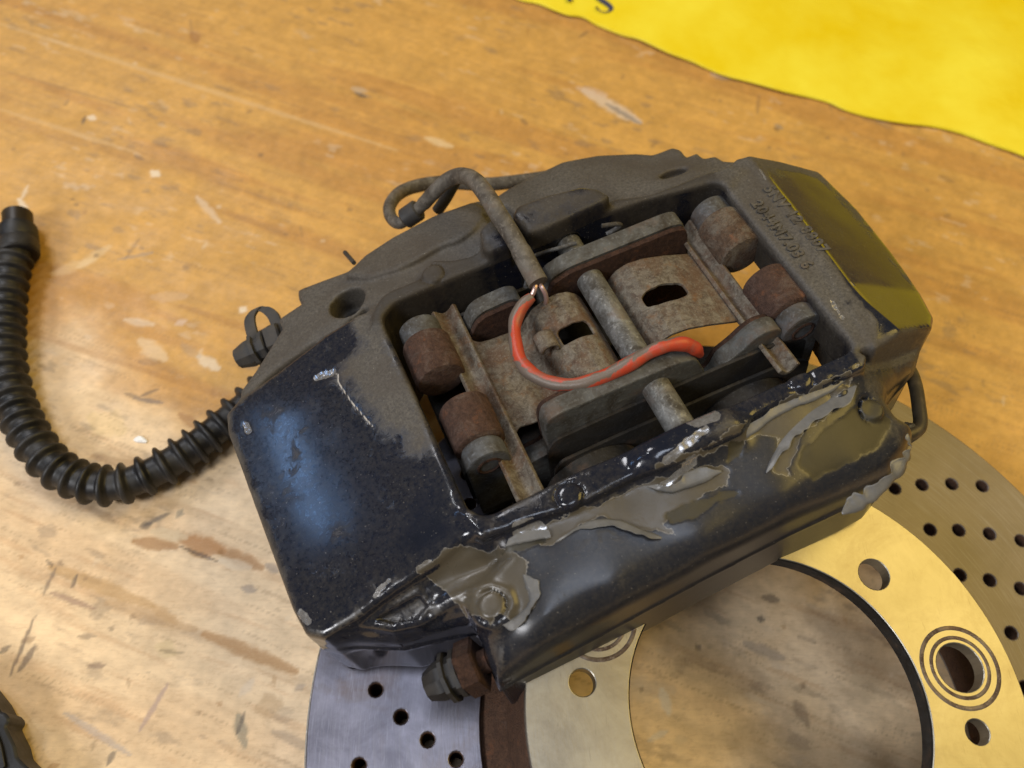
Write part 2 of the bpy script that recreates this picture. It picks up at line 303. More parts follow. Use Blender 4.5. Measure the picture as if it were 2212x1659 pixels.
# ================================================================== BENCH (structure)
def pix_stroke(U, V, a, b, wid):                 # distance field of a stroke on the bench
    a = world(*a)[:2]; b = world(*b)[:2]; d = b - a; L2 = d @ d + 1e-9
    t = np.clip(((U - a[0]) * d[0] + (V - a[1]) * d[1]) / L2, 0, 1)
    return np.hypot(U - a[0] - t * d[0], V - a[1] - t * d[1]) / wid, t
def build_bench():
    xs = np.concatenate([np.linspace(-1500, -300, 14)[:-1], np.arange(-300, 385, .8), np.linspace(385, 1600, 14)[1:]])
    ys = np.concatenate([np.linspace(-900, -40, 12)[:-1], np.arange(-40, 500, .8), np.linspace(500, 1500, 14)[1:]])
    X, Y = np.meshgrid(xs, ys, indexing='ij')
    ga = math.radians(-20.5); G = X * math.cos(ga) + Y * math.sin(ga); T = -X * math.sin(ga) + Y * math.cos(ga)
    T = T + 6 * (fbm(G / 180, T / 90, 3, 3) - .5)
    honey = np.array([0.58, 0.325, 0.078]); pale = np.array([0.80, 0.60, 0.37]); amber = np.array([0.42, 0.19, 0.045])
    # varnish worn off towards the near-left of the bench
    wear = sstep(.36, .66, fbm(X / 60, Y / 60, 11, 5) * .55 + .66 * sstep(240, 30, Y + .25 * X) + .08 * sstep(-40, -240, X) - .12)
    grain = fbm(G / 95, T / 3.2, 5, 5); fine = fbm(G / 26, T / 1.0, 9, 3); broad = fbm(G / 160, T / 16, 15, 4)
    mott = fbm(X / 9, Y / 9, 21, 4)
    col = honey[None, None] * (1 - wear[..., None]) + pale[None, None] * wear[..., None]
    am = sstep(.52, .72, broad) * (1 - .6 * wear); col = col * (1 - .45 * am[..., None]) + amber * .45 * am[..., None]
    g = (1.0 + .22 * (grain - .5) + .10 * (fine - .5) + .34 * (mott - .5))
    col = col * g[..., None]
    gl = sstep(.60, .74, fbm(G / 34, T / 2.6, 31, 4)) * (.10 + .22 * wear)       # dark open grain lines
    col = col * (1 - gl[..., None] * np.array([.35, .5, .62]))
    dk = sstep(.64, .76, fbm(G / 12, T / 5, 41, 4)) * sstep(.45, .6, fbm(X / 45, Y / 45, 43, 3)) * .38   # soot-grey smudges
    col = col * (1 - dk[..., None]) + np.array([.17, .13, .10]) * dk[..., None]
    wt = sstep(.66, .76, fbm(G / 10, T / 4, 51, 4)) * sstep(.5, .62, fbm(X / 50, Y / 50, 53, 3)) * .28
    col = col * (1 - wt[..., None]) + np.array([.72, .60, .46]) * wt[..., None]
    sc_ = sstep(.70, .78, fbm(G / 30 + .4 * fine, T / .9, 91, 3)) * .3
    col = col * (1 - sc_[..., None]) + np.array([.25, .15, .07]) * sc_[..., None]
    mm = fbm(X / 3, Y / 3, 93, 3) - .5; col = col * (1 + .30 * mm[..., None])
    ht = .35 * mm + .25 * (grain - .5) - .25 * gl + .15 * (mott - .5) - .25 * dk
    spk = RNG.random((260, 4))
    def stroke(a, b, wid, c, s=.8, dep=0., soft=.8, jag=.45, taper=True):
        nonlocal col, ht
        A = world(*a)[:2]; B = world(*b)[:2]; m = wid * 2.5 + 3
        i0, i1 = np.searchsorted(xs, [min(A[0], B[0]) - m, max(A[0], B[0]) + m]); j0, j1 = np.searchsorted(ys, [min(A[1], B[1]) - m, max(A[1], B[1]) + m])
        if i1 <= i0 or j1 <= j0: return
        U = X[i0:i1, j0:j1]; V = Y[i0:i1, j0:j1]
        d, t = pix_stroke(U, V, a, b, wid)
        if taper: d = d / (.35 + .65 * np.sin(np.pi * np.clip(t * .9 + .05, 0, 1)))
        d = d + jag * 2 * (fbm(U / 2.2, V / 2.2, 61, 3) - .5)
        k = sstep(1 + soft * .5, 1 - soft * .5, d) * s
        col[i0:i1, j0:j1] = col[i0:i1, j0:j1] * (1 - k[..., None]) + np.array(c) * k[..., None]
        ht[i0:i1, j0:j1] += dep * k
    K = (.09, .075, .06); GR = (.30, .25, .21); AM = (.36, .17, .045); WH = (.80, .70, .55); BR = (.20, .12, .06); PK = (.62, .46, .34)
    for s in [((768, 199), (790, 208), 2.3, K, .95, -1.), ((762, 190), (790, 196), 2.4, (.5, .42, .33), .5, 0), ((415, 70), (425, 88), 3.2, AM, .8, -.5),
              ((410, 40), (415, 70), 1.2, BR, .5, 0), ((525, 100), (550, 112), 1.6, BR, .5, 0), ((183, 250), (178, 268), .9, K, .8, -.4), ((190, 252), (205, 256), 2.0, WH, .7, .2),
              ((1262, 195), (1380, 262), 4.2, (.66, .52, .38), .85, -.6), ((1310, 222), (1385, 266), 1.8, GR, .9, -.8), ((1250, 190), (1310, 205), 3.0, PK, .5, 0),
              ((1125, 256), (1138, 268), 2.3, BR, .7, 0), ((920, 297), (975, 316), 2.6, (.74, .55, .30), .7, .3), ((290, 335), (310, 345), 1.8, BR, .8, -.3),
              ((328, 370), (342, 378), 2.2, WH, .75, .2), ((1540, 160), (1575, 165), 3.5, (.45, .33, .25), .7, .4), ((1545, 168), (1600, 175), 2.0, BR, .6, -.3),
              ((1640, 205), (1636, 245), 1.6, BR, .55, -.2), ((1675, 268), (1690, 276), 2.4, (.26, .22, .18), .8, 0), ((1800, 205), (1860, 225), 2.0, (.60, .42, .25), .5, 0),
              ((1440, 375), (1500, 390), 2, (.6, .44, .28), .5, 0), ((2030, 380), (2060, 392), 2.5, BR, .5, 0), ((40, 430), (62, 465), 1.6, WH, .7, .1), ((60, 400), (45, 430), 1.1, WH, .5, .1),
              ((425, 425), (475, 480), 2.0, (.72, .56, .40), .6, .2), ((115, 590), (200, 560), 3.0, (.78, .58, .32), .35, .2), ((170, 575), (235, 532), 2.6, (.80, .62, .36), .35, .2), ((300, 515), (270, 560), 1.3, BR, .5, -.2),
              ((255, 560), (330, 545), 1.2, GR, .5, 0), ((330, 640), (400, 640), 3.0, PK, .3, 0), ((270, 690), (330, 700), 2.0, WH, .4, .2), ((305, 735), (355, 775), 3.8, (.72, .54, .33), .65, .4),
              ((300, 780), (345, 782), 2.5, BR, .5, -.5), ((430, 770), (470, 795), 2.8, WH, .6, .3), ((395, 745), (430, 770), 2.6, GR, .3, 0), ((380, 700), (400, 692), 1.6, PK, .7, 0),
              ((520, 665), (530, 670), 2.0, WH, .8, .1), ((290, 860), (350, 870), 1.6, (.13, .12, .12), .8, -.2), ((305, 855), (340, 840), 1.1, K, .7, -.2), ((270, 850), (300, 858), .9, K, .5, 0),
              ((200, 900), (260, 930), 6., (.66, .48, .15), .25, 0), ((390, 895), (430, 925), 2.2, AM, .7, -.3),
              ((310, 1135), (365, 1108), 1.4, (.12, .11, .10), .85, -.4), ((305, 1137), (325, 1130), 2.5, (.12, .10, .09), .8, -.4), ((385, 1106), (393, 1110), 2.6, (.22, .20, .15), .85, 0),
              ((290, 1168), (380, 1180), 2.6, AM, .75, -1.2), ((395, 1165), (480, 1190), 3.8, (.46, .22, .07), .85, -1.2), ((480, 1190), (565, 1226), 2.8, (.40, .21, .08), .8, -1.2),
              ((388, 1180), (470, 1212), 1.0, (.08, .05, .03), .9, -1.), ((330, 1148), (400, 1160), 2.6, (.68, .53, .33), .7, .3), ((475, 1210), (540, 1225), 2.2, (.74, .6, .42), .6, .2),
              ((110, 1225), (330, 1310), 2.6, (.50, .30, .11), .6, -.5), ((330, 1310), (380, 1345), 2.0, (.50, .30, .12), .55, -.5), ((440, 1368), (640, 1450), 2.5, (.44, .24, .09), .8, -.8), ((230, 1300), (420, 1360), 2.2, (.48, .30, .14), .5, -.4),
              ((165, 1240), (155, 1270), .8, K, .75, -.4), ((100, 1210), (112, 1222), .8, K, .6, 0), ((120, 1225), (90, 1290), .7, (.15, .11, .08), .6, -.2), ((20, 1460), (75, 1330), 1.0, (.07, .055, .05), .85, -.5),
              ((40, 1450), (75, 1395), 1.7, (.06, .05, .05), .8, -.4), ((0, 1410), (20, 1395), 1.5, K, .8, 0), ((190, 1438), (222, 1438), 1.8, (.2, .13, .09), .8, -.4), ((110, 1280), (205, 1315), 1.0, (.33, .2, .14), .7, -.3),
              ((170, 1375), (205, 1373), 1.5, (.22, .16, .11), .7, -.3), ((342, 1395), (375, 1410), 2.8, (.62, .48, .26), .6, 0), ((345, 1405), (400, 1412), .7, (.25, .18, .1), .6, -.2),
              ((515, 1545), (528, 1610), 2.0, (.30, .26, .18), .8, 0), ((528, 1540), (512, 1585), 1.0, K, .8, -.4), ((300, 1580), (360, 1480), 1.0, (.42, .30, .26), .7, 0), ((232, 1650), (245, 1625), 1.6, (.10, .09, .08), .8, 0),
              ((560, 1530), (600, 1520), 4, (.46, .30, .15), .5, 0), ((590, 1580), (680, 1620), 2.5, (.25, .19, .14), .55, 0), ((140, 1540), (280, 1630), 1.2, (.40, .36, .34), .55, -.2), ((575, 1220), (600, 1232), 1.8, GR, .6, 0),
              ((525, 1270), (548, 1275), 1.9, GR, .65, 0), ((640, 1490), (655, 1480), 1.8, GR, .5, 0), ((520, 1500), (545, 1470), 1.8, (.72, .58, .42), .7, .2),
              ((0, 50), (860, 325), 1.6, (.66, .44, .20), .55, .2), ((860, 325), (1000, 370), 1.8, (.45, .23, .06), .5, -.2), ((0, 235), (300, 330), 1.4, (.62, .42, .2), .45, .2), ((0, 150), (330, 245), .9, BR, .3, -.2),
              ((0, 700), (560, 880), 1.3, AM, .35, -.3), ((390, 660), (640, 740), 2.0, AM, .4, -.3), ((200, 985), (420, 1040), 2.5, AM, .35, -.3),
              ((1290, 1480), (1450, 1490), 4, (.6, .5, .4), .4, 0), ((1430, 1490), (1445, 1540), 2.0, (.75, .68, .6), .8, .2), ((1610, 1390), (1690, 1420), 2.4, GR, .5, 0), ((1720, 1520), (1745, 1560), 4, (.16, .11, .08), .7, 0),
              ((1505, 1400), (1512, 1395), 1.8, K, .9, -.5), ((1638, 1334), (1650, 1338), 2.0, K, .9, -.5), ((1650, 1290), (1680, 1295), 2.5, K, .8, -.5), ((1760, 1330), (1960, 1480), 15, (.20, .13, .075), .5, 0, 1.6), ((1600, 1600), (1900, 1640), 16, (.22, .145, .08), .5, 0, 1.6), ((1450, 1400), (1640, 1480), 9, (.30, .20, .12), .4, 0, 1.6), ((1850, 1470), (1900, 1500), 6, (.62, .48, .30), .45, 0), ((1400, 1600), (1440, 1580), 1.2, (.7, .65, .6), .6, 0)]:  # the wide soft strokes paint shade onto the bench inside the disc hole
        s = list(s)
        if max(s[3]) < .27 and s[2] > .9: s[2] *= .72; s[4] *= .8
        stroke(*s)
    for q in spk:                                  # pinholes, flecks of dirt and lint
        x = q[0] * 2212; y = q[1] * 1659; l = 3 + 10 * q[3] ** 3
        a = math.radians(20 + 30 * (q[2] - .5)) if q[3] < .6 else q[2] * 3.1
        stroke((x, y), (x + l * math.cos(a) * 2, y + l * math.sin(a) * 2), .5 + 1.1 * q[2] ** 2, [BR, BR, (.70, .56, .38), (.10, .07, .05), AM, BR][int(q[3] * 97) % 6], .22 + .3 * q[2], -.1, 1.1)
    Zh = ht * .35
    edge = sstep(-300, -290, X) * sstep(384, 374, X) * sstep(-40, -30, Y) * sstep(500, 490, Y)
    Zh = Zh * edge - .25
    nx, ny = X.shape
    me = bpy.data.meshes.new("workbench_top")
    co = np.stack([X, Y, Zh], -1).reshape(-1, 3).astype(np.float32) * S
    idx = np.arange(nx * ny).reshape(nx, ny)
    q = np.stack([idx[:-1, :-1], idx[1:, :-1], idx[1:, 1:], idx[:-1, 1:]], -1).reshape(-1, 4)
    fill_mesh(me, co, q)
    ca = me.color_attributes.new("wood", 'FLOAT_COLOR', 'POINT')
    ca.data.foreach_set("color", np.concatenate([np.clip(col, 0, 1).reshape(-1, 3), wear.reshape(-1, 1)], 1).astype(np.float32).ravel())
    k = NT("varnished_wood")
    c = k.attr("wood", True)
    n1 = k.noise(1, 5, .65, .2, stretch=(70, 900, 70, math.radians(20.5)))
    n2 = k.noise(1400, 2); n4 = k.noise(1, 6, .75, .6, stretch=(220, 620, 220, math.radians(20.5)))
    c = k.mix(k.math('MULTIPLY', k.step(n4, .50, .72), .28), c, (0.34, 0.19, 0.075)); c = k.mix(k.math('MULTIPLY', k.step(n4, .30, .46), .0), c, (0.8, 0.6, 0.35))
    c = k.mix(k.math('MULTIPLY', k.step(n1, .45, .8), .12), c, (0.30, 0.17, 0.07))
    c = k.mix(k.math('MULTIPLY', k.step(n2, .5, .8), .12), c, (0.8, 0.66, 0.45))
    k.bump(n1, .2, .0003)
    k.out(c, k.ramp(k.noise(60, 4), [(.3, .38), (.8, .62)]), 0, .4)
    o = link("workbench_top", me, k.m); tag(o, "worn honey-coloured wooden workbench top", kind='structure')
def fill_mesh(me, co, quads):
    me.vertices.add(len(co)); me.vertices.foreach_set("co", np.ascontiguousarray(co, np.float32).ravel())
    me.loops.add(quads.size); me.loops.foreach_set("vertex_index", quads.ravel().astype(np.int32))
    me.polygons.add(len(quads)); me.polygons.foreach_set("loop_start", np.arange(0, quads.size, 4, dtype=np.int32))
    me.polygons.foreach_set("loop_total", np.full(len(quads), 4, np.int32))
    me.update(calc_edges=True); me.validate(); me.shade_smooth()
build_bench()

# ================================================================== YELLOW SHEET
def build_sheet():
    k = NT("yellow_plastic_sheet"); a = k.noise(14, 4, .6)
    b_ = k.noise(38, 3, .5, 1.5); k.bump(k.math('ADD', a, k.math('MULTIPLY', b_, .35)), .6, .003)
    k.out(k.mix(k.step(a, .35, .7), (0.80, 0.60, 0.004), (0.88, 0.76, 0.05)), .4, 0, .2)
    root = empty("yellow_sheet", world(1700, 100, 1.))
    o0 = np.array(world(1700, 100, 1.))
    E = [world(*p) for p in [(900, -120), (1000, -60), (1080, -20), (1120, 2), (1165, 12), (1195, 26), (1225, 37), (1258, 40), (1290, 58), (1340, 78), (1380, 90), (1440, 118), (1490, 135), (1528, 152),
                             (1560, 165), (1620, 182), (1690, 202), (1750, 214), (1790, 225), (1830, 243), (1900, 262), (1960, 272), (2010, 276), (2070, 290), (2130, 312), (2180, 330), (2230, 350), (2330, 380), (2460, 400), (2700, 450), (3000, 500), (3400, 560), (3900, 600)]]
    P = smooth_path([Vector(p) for p in E], 4)
    bm = bmesh.new(); n = len(P); rows = []
    dirv = Vector((0.42, 0.907, 0)); NR = 60
    for j in range(NR):
        t = j / (NR - 1); row = []
        for i, p in enumerate(P):
            d = t ** 1.4 * 760
            q = p + dirv * d
            h = .5 + 3 * min(1, d / 60) + 2.2 * (1 - math.exp(-d / 14)) * (.6 + .4 * math.sin(i * .21)) + 5 * (t ** 1.2) * (1 + math.sin(q.x / 55 + q.y / 80)) + 2.5 * math.sin(q.x / 30 - q.y / 47) * min(1, d / 60)
            h += 0.7 * max(0, math.sin(i * .31 + 1)) * math.exp(-d / 8)
            row.append(bm.verts.new(Vector((q.x, q.y, h))))
        rows.append(row)
    for A, B in zip(rows, rows[1:]):
        for i in range(n - 1): bm.faces.new((A[i], A[i + 1], B[i + 1], B[i]))
    bmesh.ops.recalc_face_normals(bm, faces=bm.faces)
    if sum(f.normal.z for f in bm.faces) < 0: bmesh.ops.reverse_faces(bm, faces=bm.faces)
    o = bm_obj("sheet", bm, k.m, root, off=o0, angle=60)
    m = o.modifiers.new("t", 'SOLIDIFY'); m.thickness = .0004; m.offset = -1
    # printed letters: strokes of varying weight, lying on the sheet
    ink = NT("dark_ink"); ink.out((0.05, 0.055, 0.11), .5)
    def letter(path, wid):
        bm = bmesh.new(); Pp = [world(*p, 3.4) for p in path]
        Pp = smooth_path([Vector(p) for p in Pp], 6); wv = np.interp(np.linspace(0, len(wid) - 1, len(Pp)), range(len(wid)), wid)
        L_ = []
        for i, p in enumerate(Pp):
            t = (Pp[min(i + 1, len(Pp) - 1)] - Pp[max(i - 1, 0)]).normalized(); s = Vector((-t.y, t.x, 0)) * wv[i]
            L_.append((bm.verts.new(p + s), bm.verts.new(p - s), bm.verts.new(p - s - Vector((0, 0, .25))), bm.verts.new(p + s - Vector((0, 0, .25)))))
        for a, b in zip(L_, L_[1:]):
            for q in range(4): bm.faces.new((a[q], a[(q + 1) % 4], b[(q + 1) % 4], b[q]))
        return bm_obj("letter", bm, ink.m, root, off=o0)
    letter([(1292, 20), (1288, 14), (1292, 20), (1302, 25), (1315, 24), (1320, 17), (1312, 8), (1300, 0), (1290, -9), (1292, -22), (1304, -28), (1318, -20)],
           [.5, .5, .3, .25, .5, 1.6, 1.9, 1.9, 1.6, .8, .3, .6])
    letter([(1222, -40), (1226, -20), (1231, -2), (1232, 1)], [1.6, 1.6, 1.6, 1.5])
    letter([(1200, -48), (1215, -44), (1232, -42), (1250, -30)], [.5, .6, .6, .5])
    tag(root, "bright yellow printed plastic sheet with wavy torn edge lying on the wooden bench", "sheet")
build_sheet()

# ================================================================== BRAKE DISC
DC = np.array([.329, .395, 1.]) * 47 / .186; DC = R @ DC; DC[2] = 0
def build_disc():
    root = empty("brake_disc", DC)
    cir = lambda r, n=144: circle(0, 0, r, n)
    up = lambda x, y, d: Vector((x, y, d))
    # machined faces
    k = NT("machined_rotor_face")
    sp = k.n.new("ShaderNodeSeparateXYZ"); k.link(k.tc.outputs['Object'], sp.inputs[0])
    rad = k.math('SQRT', k.math('ADD', k.math('MULTIPLY', sp.outputs[0], sp.outputs[0]), k.math('MULTIPLY', sp.outputs[1], sp.outputs[1])))
    ang = k.math('ARCTAN2', sp.outputs[1], sp.outputs[0])
    cb = k.n.new("ShaderNodeCombineXYZ"); k.link(k.math('MULTIPLY', rad, 1500), cb.inputs[0]); k.link(k.math('MULTIPLY', ang, 6), cb.inputs[1])
    arc = k.noise(1, 4, .6, vec=cb.outputs[0]); b = k.noise(55, 5, .7, .6); c = k.noise(1, 4, .6, stretch=(900, 130, 130, .5))
    col = k.mix(k.step(b, .35, .7), (0.15, 0.143, 0.168), (0.26, 0.248, 0.285))
    col = k.mix(k.math('MULTIPLY', k.step(k.noise(28, 5, .7, .8), .52, .68), .55), col, (0.15, 0.105, 0.08))
    col = k.mix(k.math('MULTIPLY', k.step(c, .55, .75), .4), col, (0.34, 0.33, 0.37))
    tw = k.math('ADD', k.math('MULTIPLY', k.math('ADD', sp.outputs[0], k.math('MULTIPLY', sp.outputs[1], .4)), 9.), k.math('MULTIPLY', k.noise(18, 5, .7), .9))
    tarn = k.math('MULTIPLY', k.step(tw, .55, 1.), .9)          # brown storage rust over one side of the ring
    col = k.mix(tarn, col, k.mix(b, (0.085, 0.066, 0.052), (0.15, 0.122, 0.10)))
    k.bump(k.math('ADD', arc, k.math('MULTIPLY', c, .6)), .22, .0002)
    col = k.mix(k.math('MULTIPLY', k.step(arc, .5, .7), .30), col, (0.30, 0.29, 0.31))
    k.out(col, k.math('ADD', k.math('MULTIPLY', arc, .12), .30), k.math('SUBTRACT', .9, k.math('MULTIPLY', tarn, .75)))
    ROT = k.m
    k = NT("brushed_hat_face")
    sp = k.n.new("ShaderNodeSeparateXYZ"); k.link(k.tc.outputs['Object'], sp.inputs[0])
    rad = k.math('SQRT', k.math('ADD', k.math('MULTIPLY', sp.outputs[0], sp.outputs[0]), k.math('MULTIPLY', sp.outputs[1], sp.outputs[1])))
    ang = k.math('ARCTAN2', sp.outputs[1], sp.outputs[0])
    cb = k.n.new("ShaderNodeCombineXYZ"); k.link(k.math('MULTIPLY', rad, 2500), cb.inputs[0]); k.link(k.math('MULTIPLY', ang, 10), cb.inputs[1])
    arc = k.noise(1, 3, .6, vec=cb.outputs[0]); b = k.noise(40, 5, .7, .6); f = k.noise(1500, 2)
    col = k.mix(k.step(b, .3, .7), (0.27, 0.25, 0.205), (0.40, 0.375, 0.31))
    col = k.mix(k.math('MULTIPLY', k.step(f, .6, .8), .25), col, (0.25, 0.21, 0.15))
    col = k.mix(k.math('MULTIPLY', k.step(k.noise(24, 6, .75, 1.), .48, .66), .45), col, (0.20, 0.165, 0.12))
    col = k.mix(k.math('MULTIPLY', k.step(k.noise(1, 4, .6, stretch=(1600, 160, 160, .7)), .62, .72), .4), col, (0.16, 0.14, 0.11))
    k.bump(k.math('ADD', arc, f), .12, .00015)
    k.out(col, k.math('ADD', k.math('MULTIPLY', b, .15), .30), .85)
    HAT = k.m
    WALL = mat_rust("brown_hub_wall", (0.14, 0.075, 0.045), (0.08, 0.045, 0.03), (0.13, 0.09, 0.07), .6)
    EDGE = mat_dirty_metal("bright_disc_edge", (0.5, 0.5, 0.48), (0.25, 0.2, 0.15), .8, .35, .4)
    # drill pattern: thirty slanting rows, alternately staggered
    holes = []
    for kx in range(30):
        a0 = 48.7 + 12 * kx; left = 90 < (a0 % 360) < 270
        a0 += .9 if left else 0
        par = (kx + (1 if left else 0)) % 2
        rr = [102, 111, 120, 129.3, 138.3] if par == 0 else [106.3, 115.3, 124.5, 133.5]
        for r in rr:
            r2 = r - (1.4 if left else 0); a = math.radians(a0 - (r2 - 115) * .41)
            holes.append((r2 * math.cos(a), r2 * math.sin(a)))
    bm = bmesh.new(); prism(bm, cir(149.2, 180), up, 3, 30, .7, [cir(92.2)] + [circle(x, y, 2.45, 12) for x, y in holes])
    rot = bm_obj("rotor_ring", bm, ROT, root, angle=6)
    bm = bmesh.new()                                    # rims of the drilled holes, a dark chamfer each
    for x, y in holes:
        A = [bm.verts.new((x + 3.0 * math.cos(q), y + 3.0 * math.sin(q), 30.03)) for q in [2 * math.pi * i / 14 for i in range(14)]]
        B = [bm.verts.new((x + 2.2 * math.cos(q), y + 2.2 * math.sin(q), 29.3)) for q in [2 * math.pi * i / 14 for i in range(14)]]
        D = [bm.verts.new((x + 2.2 * math.cos(q), y + 2.2 * math.sin(q), 4)) for q in [2 * math.pi * i / 14 for i in range(14)]]
        for i in range(14):
            bm.faces.new((A[i], A[(i + 1) % 14], B[(i + 1) % 14], B[i])); bm.faces.new((B[i], B[(i + 1) % 14], D[(i + 1) % 14], D[i]))
    hr = bm_obj("hole_liners", bm, WALL, rot); hr['kind'] = 'stuff'
    # bell: annular face on a conical wall
    lugs = [11.4 + 72 * i for i in range(5)]; hh = []; grooves = []
    for a in lugs:
        a = math.radians(a); x, y = 61.8 * math.cos(a), 61.8 * math.sin(a); hh.append((x, y, 7.6)); grooves.append((x, y))
    for r, a, q in [(57.1, 47.3, 5.2), (61.8, 173.9, 4.1), (61.4, -6.5, 3.75), (60, 245, 4.5), (60, 104, 4.2)]:
        a = math.radians(a); hh.append((r * math.cos(a), r * math.sin(a), q))
    bm = bmesh.new(); prism(bm, cir(79.3), up, 55, 61, .6, [cir(47.3)] + [circle(x, y, q, 28) for x, y, q in hh])
    hat = bm_obj("bell_face", bm, HAT, root, angle=6)
    LM = mat_dirty_metal("lug_ring_metal", (0.20, 0.17, 0.15), (0.09, 0.06, 0.045), .6, .35, .5)
    for x, y in grooves:
        for r, wd in ((9.3, .6), (12.4, .7)):
            bm = bmesh.new()
            A = []
            for rr_, z in ((r - wd, 61.02), (r - wd * .5, 61.16), (r + wd * .5, 61.16), (r + wd, 61.02)):
                A.append([bm.verts.new((x + rr_ * math.cos(q), y + rr_ * math.sin(q), z)) for q in [2 * math.pi * i / 48 for i in range(48)]])
            for P_, Q_ in zip(A, A[1:]):
                for i in range(48): bm.faces.new((P_[i], P_[(i + 1) % 48], Q_[(i + 1) % 48], Q_[i]))
            bm_obj("lug_ring", bm, LM, hat)
    def ringwall(name, prof, mat, par):
        bm = bmesh.new(); rs = [[bm.verts.new((r * math.cos(q), r * math.sin(q), z)) for q in [2 * math.pi * i / 144 for i in range(144)]] for r, z in prof]
        rs.append(rs[0])
        for A, B in zip(rs, rs[1:]):
            for i in range(144): bm.faces.new((A[i], A[(i + 1) % 144], B[(i + 1) % 144], B[i]))
        return bm_obj(name, bm, mat, par, angle=40)
    ringwall("bell_wall", [(79.0, 57), (80.2, 50), (83.5, 33), (92.6, 27), (92.6, 18), (84, 18), (78.6, 50), (78, 54.8)], WALL, root)
    ringwall("bell_bore", [(47.0, 60.4), (47.0, 54.5), (49, 54.5), (49, 54.9), (47.25, 54.9)], DARK, hat)  # near-black ring over the bore: its shade is put into the colour
    ringwall("rim_lip", [(149.3, 28.6), (149.95, 28), (149.95, 5), (149.3, 4)], EDGE, root)
    tag(root, "drilled steel brake disc with raised pale bell lying flat under the black caliper", "brake disc")
build_disc()

# ================================================================== CORRUGATED HOSE
def build_hose():
    p0 = world(230, 1060, 0)
    root = empty("corrugated_hose", p0)
    px = [(40, 530, 9), (22, 590, 9), (12, 680, 9), (12, 780, 9), (32, 870, 9), (70, 950, 9), (120, 1010, 9), (190, 1044, 9), (262, 1046, 9), (340, 1015, 9), (420, 965, 9), (490, 910, 9), (545, 865, 9), (600, 815, 9)]
    path = smooth_path([Vector(world(*p)) for p in px], 14)
    # even spacing
    d = [0]
    for a, b in zip(path, path[1:]): d.append(d[-1] + (b - a).length)
    n = int(d[-1] / .42); u = np.linspace(0, d[-1], n)
    P = np.array([[*p] for p in path]); Q = [Vector([float(np.interp(x, d, P[:, i])) for i in range(3)]) for x in u]
    pitch = 6.8
    def rad(t):
        s = (t * d[-1] / pitch + .12 * math.sin(t * 31) + .5 * math.sin(t * 5)) % 1; s = abs(s - .5) * 2
        return 6.1 + 2.6 * (1 / (1 + math.exp((s - .34) * 17)))
    bm = bmesh.new(); tube(bm, Q, rad, 26, True)
    bm_obj("corrugated_tube", bm, RUBBER, root, off=p0, angle=70)
    a = Vector(world(40, 530, 9)); b = Vector(world(38, 470, 9)); ax = (b - a)
    bm = bmesh.new(); lathe(bm, a - ax.normalized() * 6, ax, [(0, 8), (.8, 8.8), (6, 8.9), (7, 8.4), (8, 8.4), (8.6, 8.7), (15.5, 8.3), (16, 7.6), (16.3, 5)], 28)
    bm_obj("end_collar", bm, RUBBER, root, off=p0)
    bm = bmesh.new(); lathe(bm, a + ax.normalized() * 9.5, ax, [(0, 5.5), (.5, 6.4), (9, 6.6), (9.6, 6.0), (9.6, 5.0), (4, 4.9)], 28)
    bm_obj("end_plug", bm, mat_rubber("brown_black_plug", (0.02, 0.013, 0.006), (0.06, 0.04, 0.015), .35, .6), root, off=p0)
    tag(root, "black corrugated rubber sleeve curving across the bench at the left of the caliper", "hose")
build_hose()

# ================================================================== CORNER PART
def build_corner():
    px = [(-260, 1500), (-120, 1440), (-30, 1470), (0, 1508), (6, 1520), (12, 1532), (20, 1533), (29, 1543), (30, 1552), (22, 1562), (30, 1580), (42, 1604), (48, 1630), (62, 1645), (90, 1668), (110, 1700), (60, 1850), (-260, 1850)]
    P = [world(p[0] - 10, p[1] + 6, 14)[:2] for p in px]; c = np.mean(P, 0)
    root = empty("black_moulding", (c[0], c[1], 0))
    bm = bmesh.new(); prism(bm, round_poly([p - c for p in P], .8, 3), lambda x, y, d: Vector((x, y, d)), 0, 14, 2.0)
    o = bm_obj("moulded_body", bm, BLACKP, root)
    bm = bmesh.new(); Q = [world(*p, 14)[:2] - c for p in [(-20, 1570), (-6, 1572), (8, 1610), (18, 1660), (-24, 1662)]]
    prism(bm, round_poly(Q, 1.5), lambda x, y, d: Vector((x, y, d)), 13.5, 16, .6)
    bm_obj("raised_rib", bm, BLACKP, root)
    tag(root, "black moulded plastic part with a small lug, cut off by the lower left corner", "plastic part")
build_corner()

# ================================================================== CALIPER
BASE = 62.
ROT3 = Matrix(((EU[0], EV[0], EW[0]), (EU[1], EV[1], EW[1]), (EU[2], EV[2], EW[2])))
CAL = empty("brake_caliper", O0 - EW * BASE, ROT3)
tag(CAL, "worn black brake caliper with flaking lacquer and rusty inner parts, leaning on the disc", "brake caliper")
OFF = (0, 0, -BASE)
def cobj(name, bm, mat, parent=CAL, **k): return bm_obj(name, bm, mat, parent, off=OFF, **k)

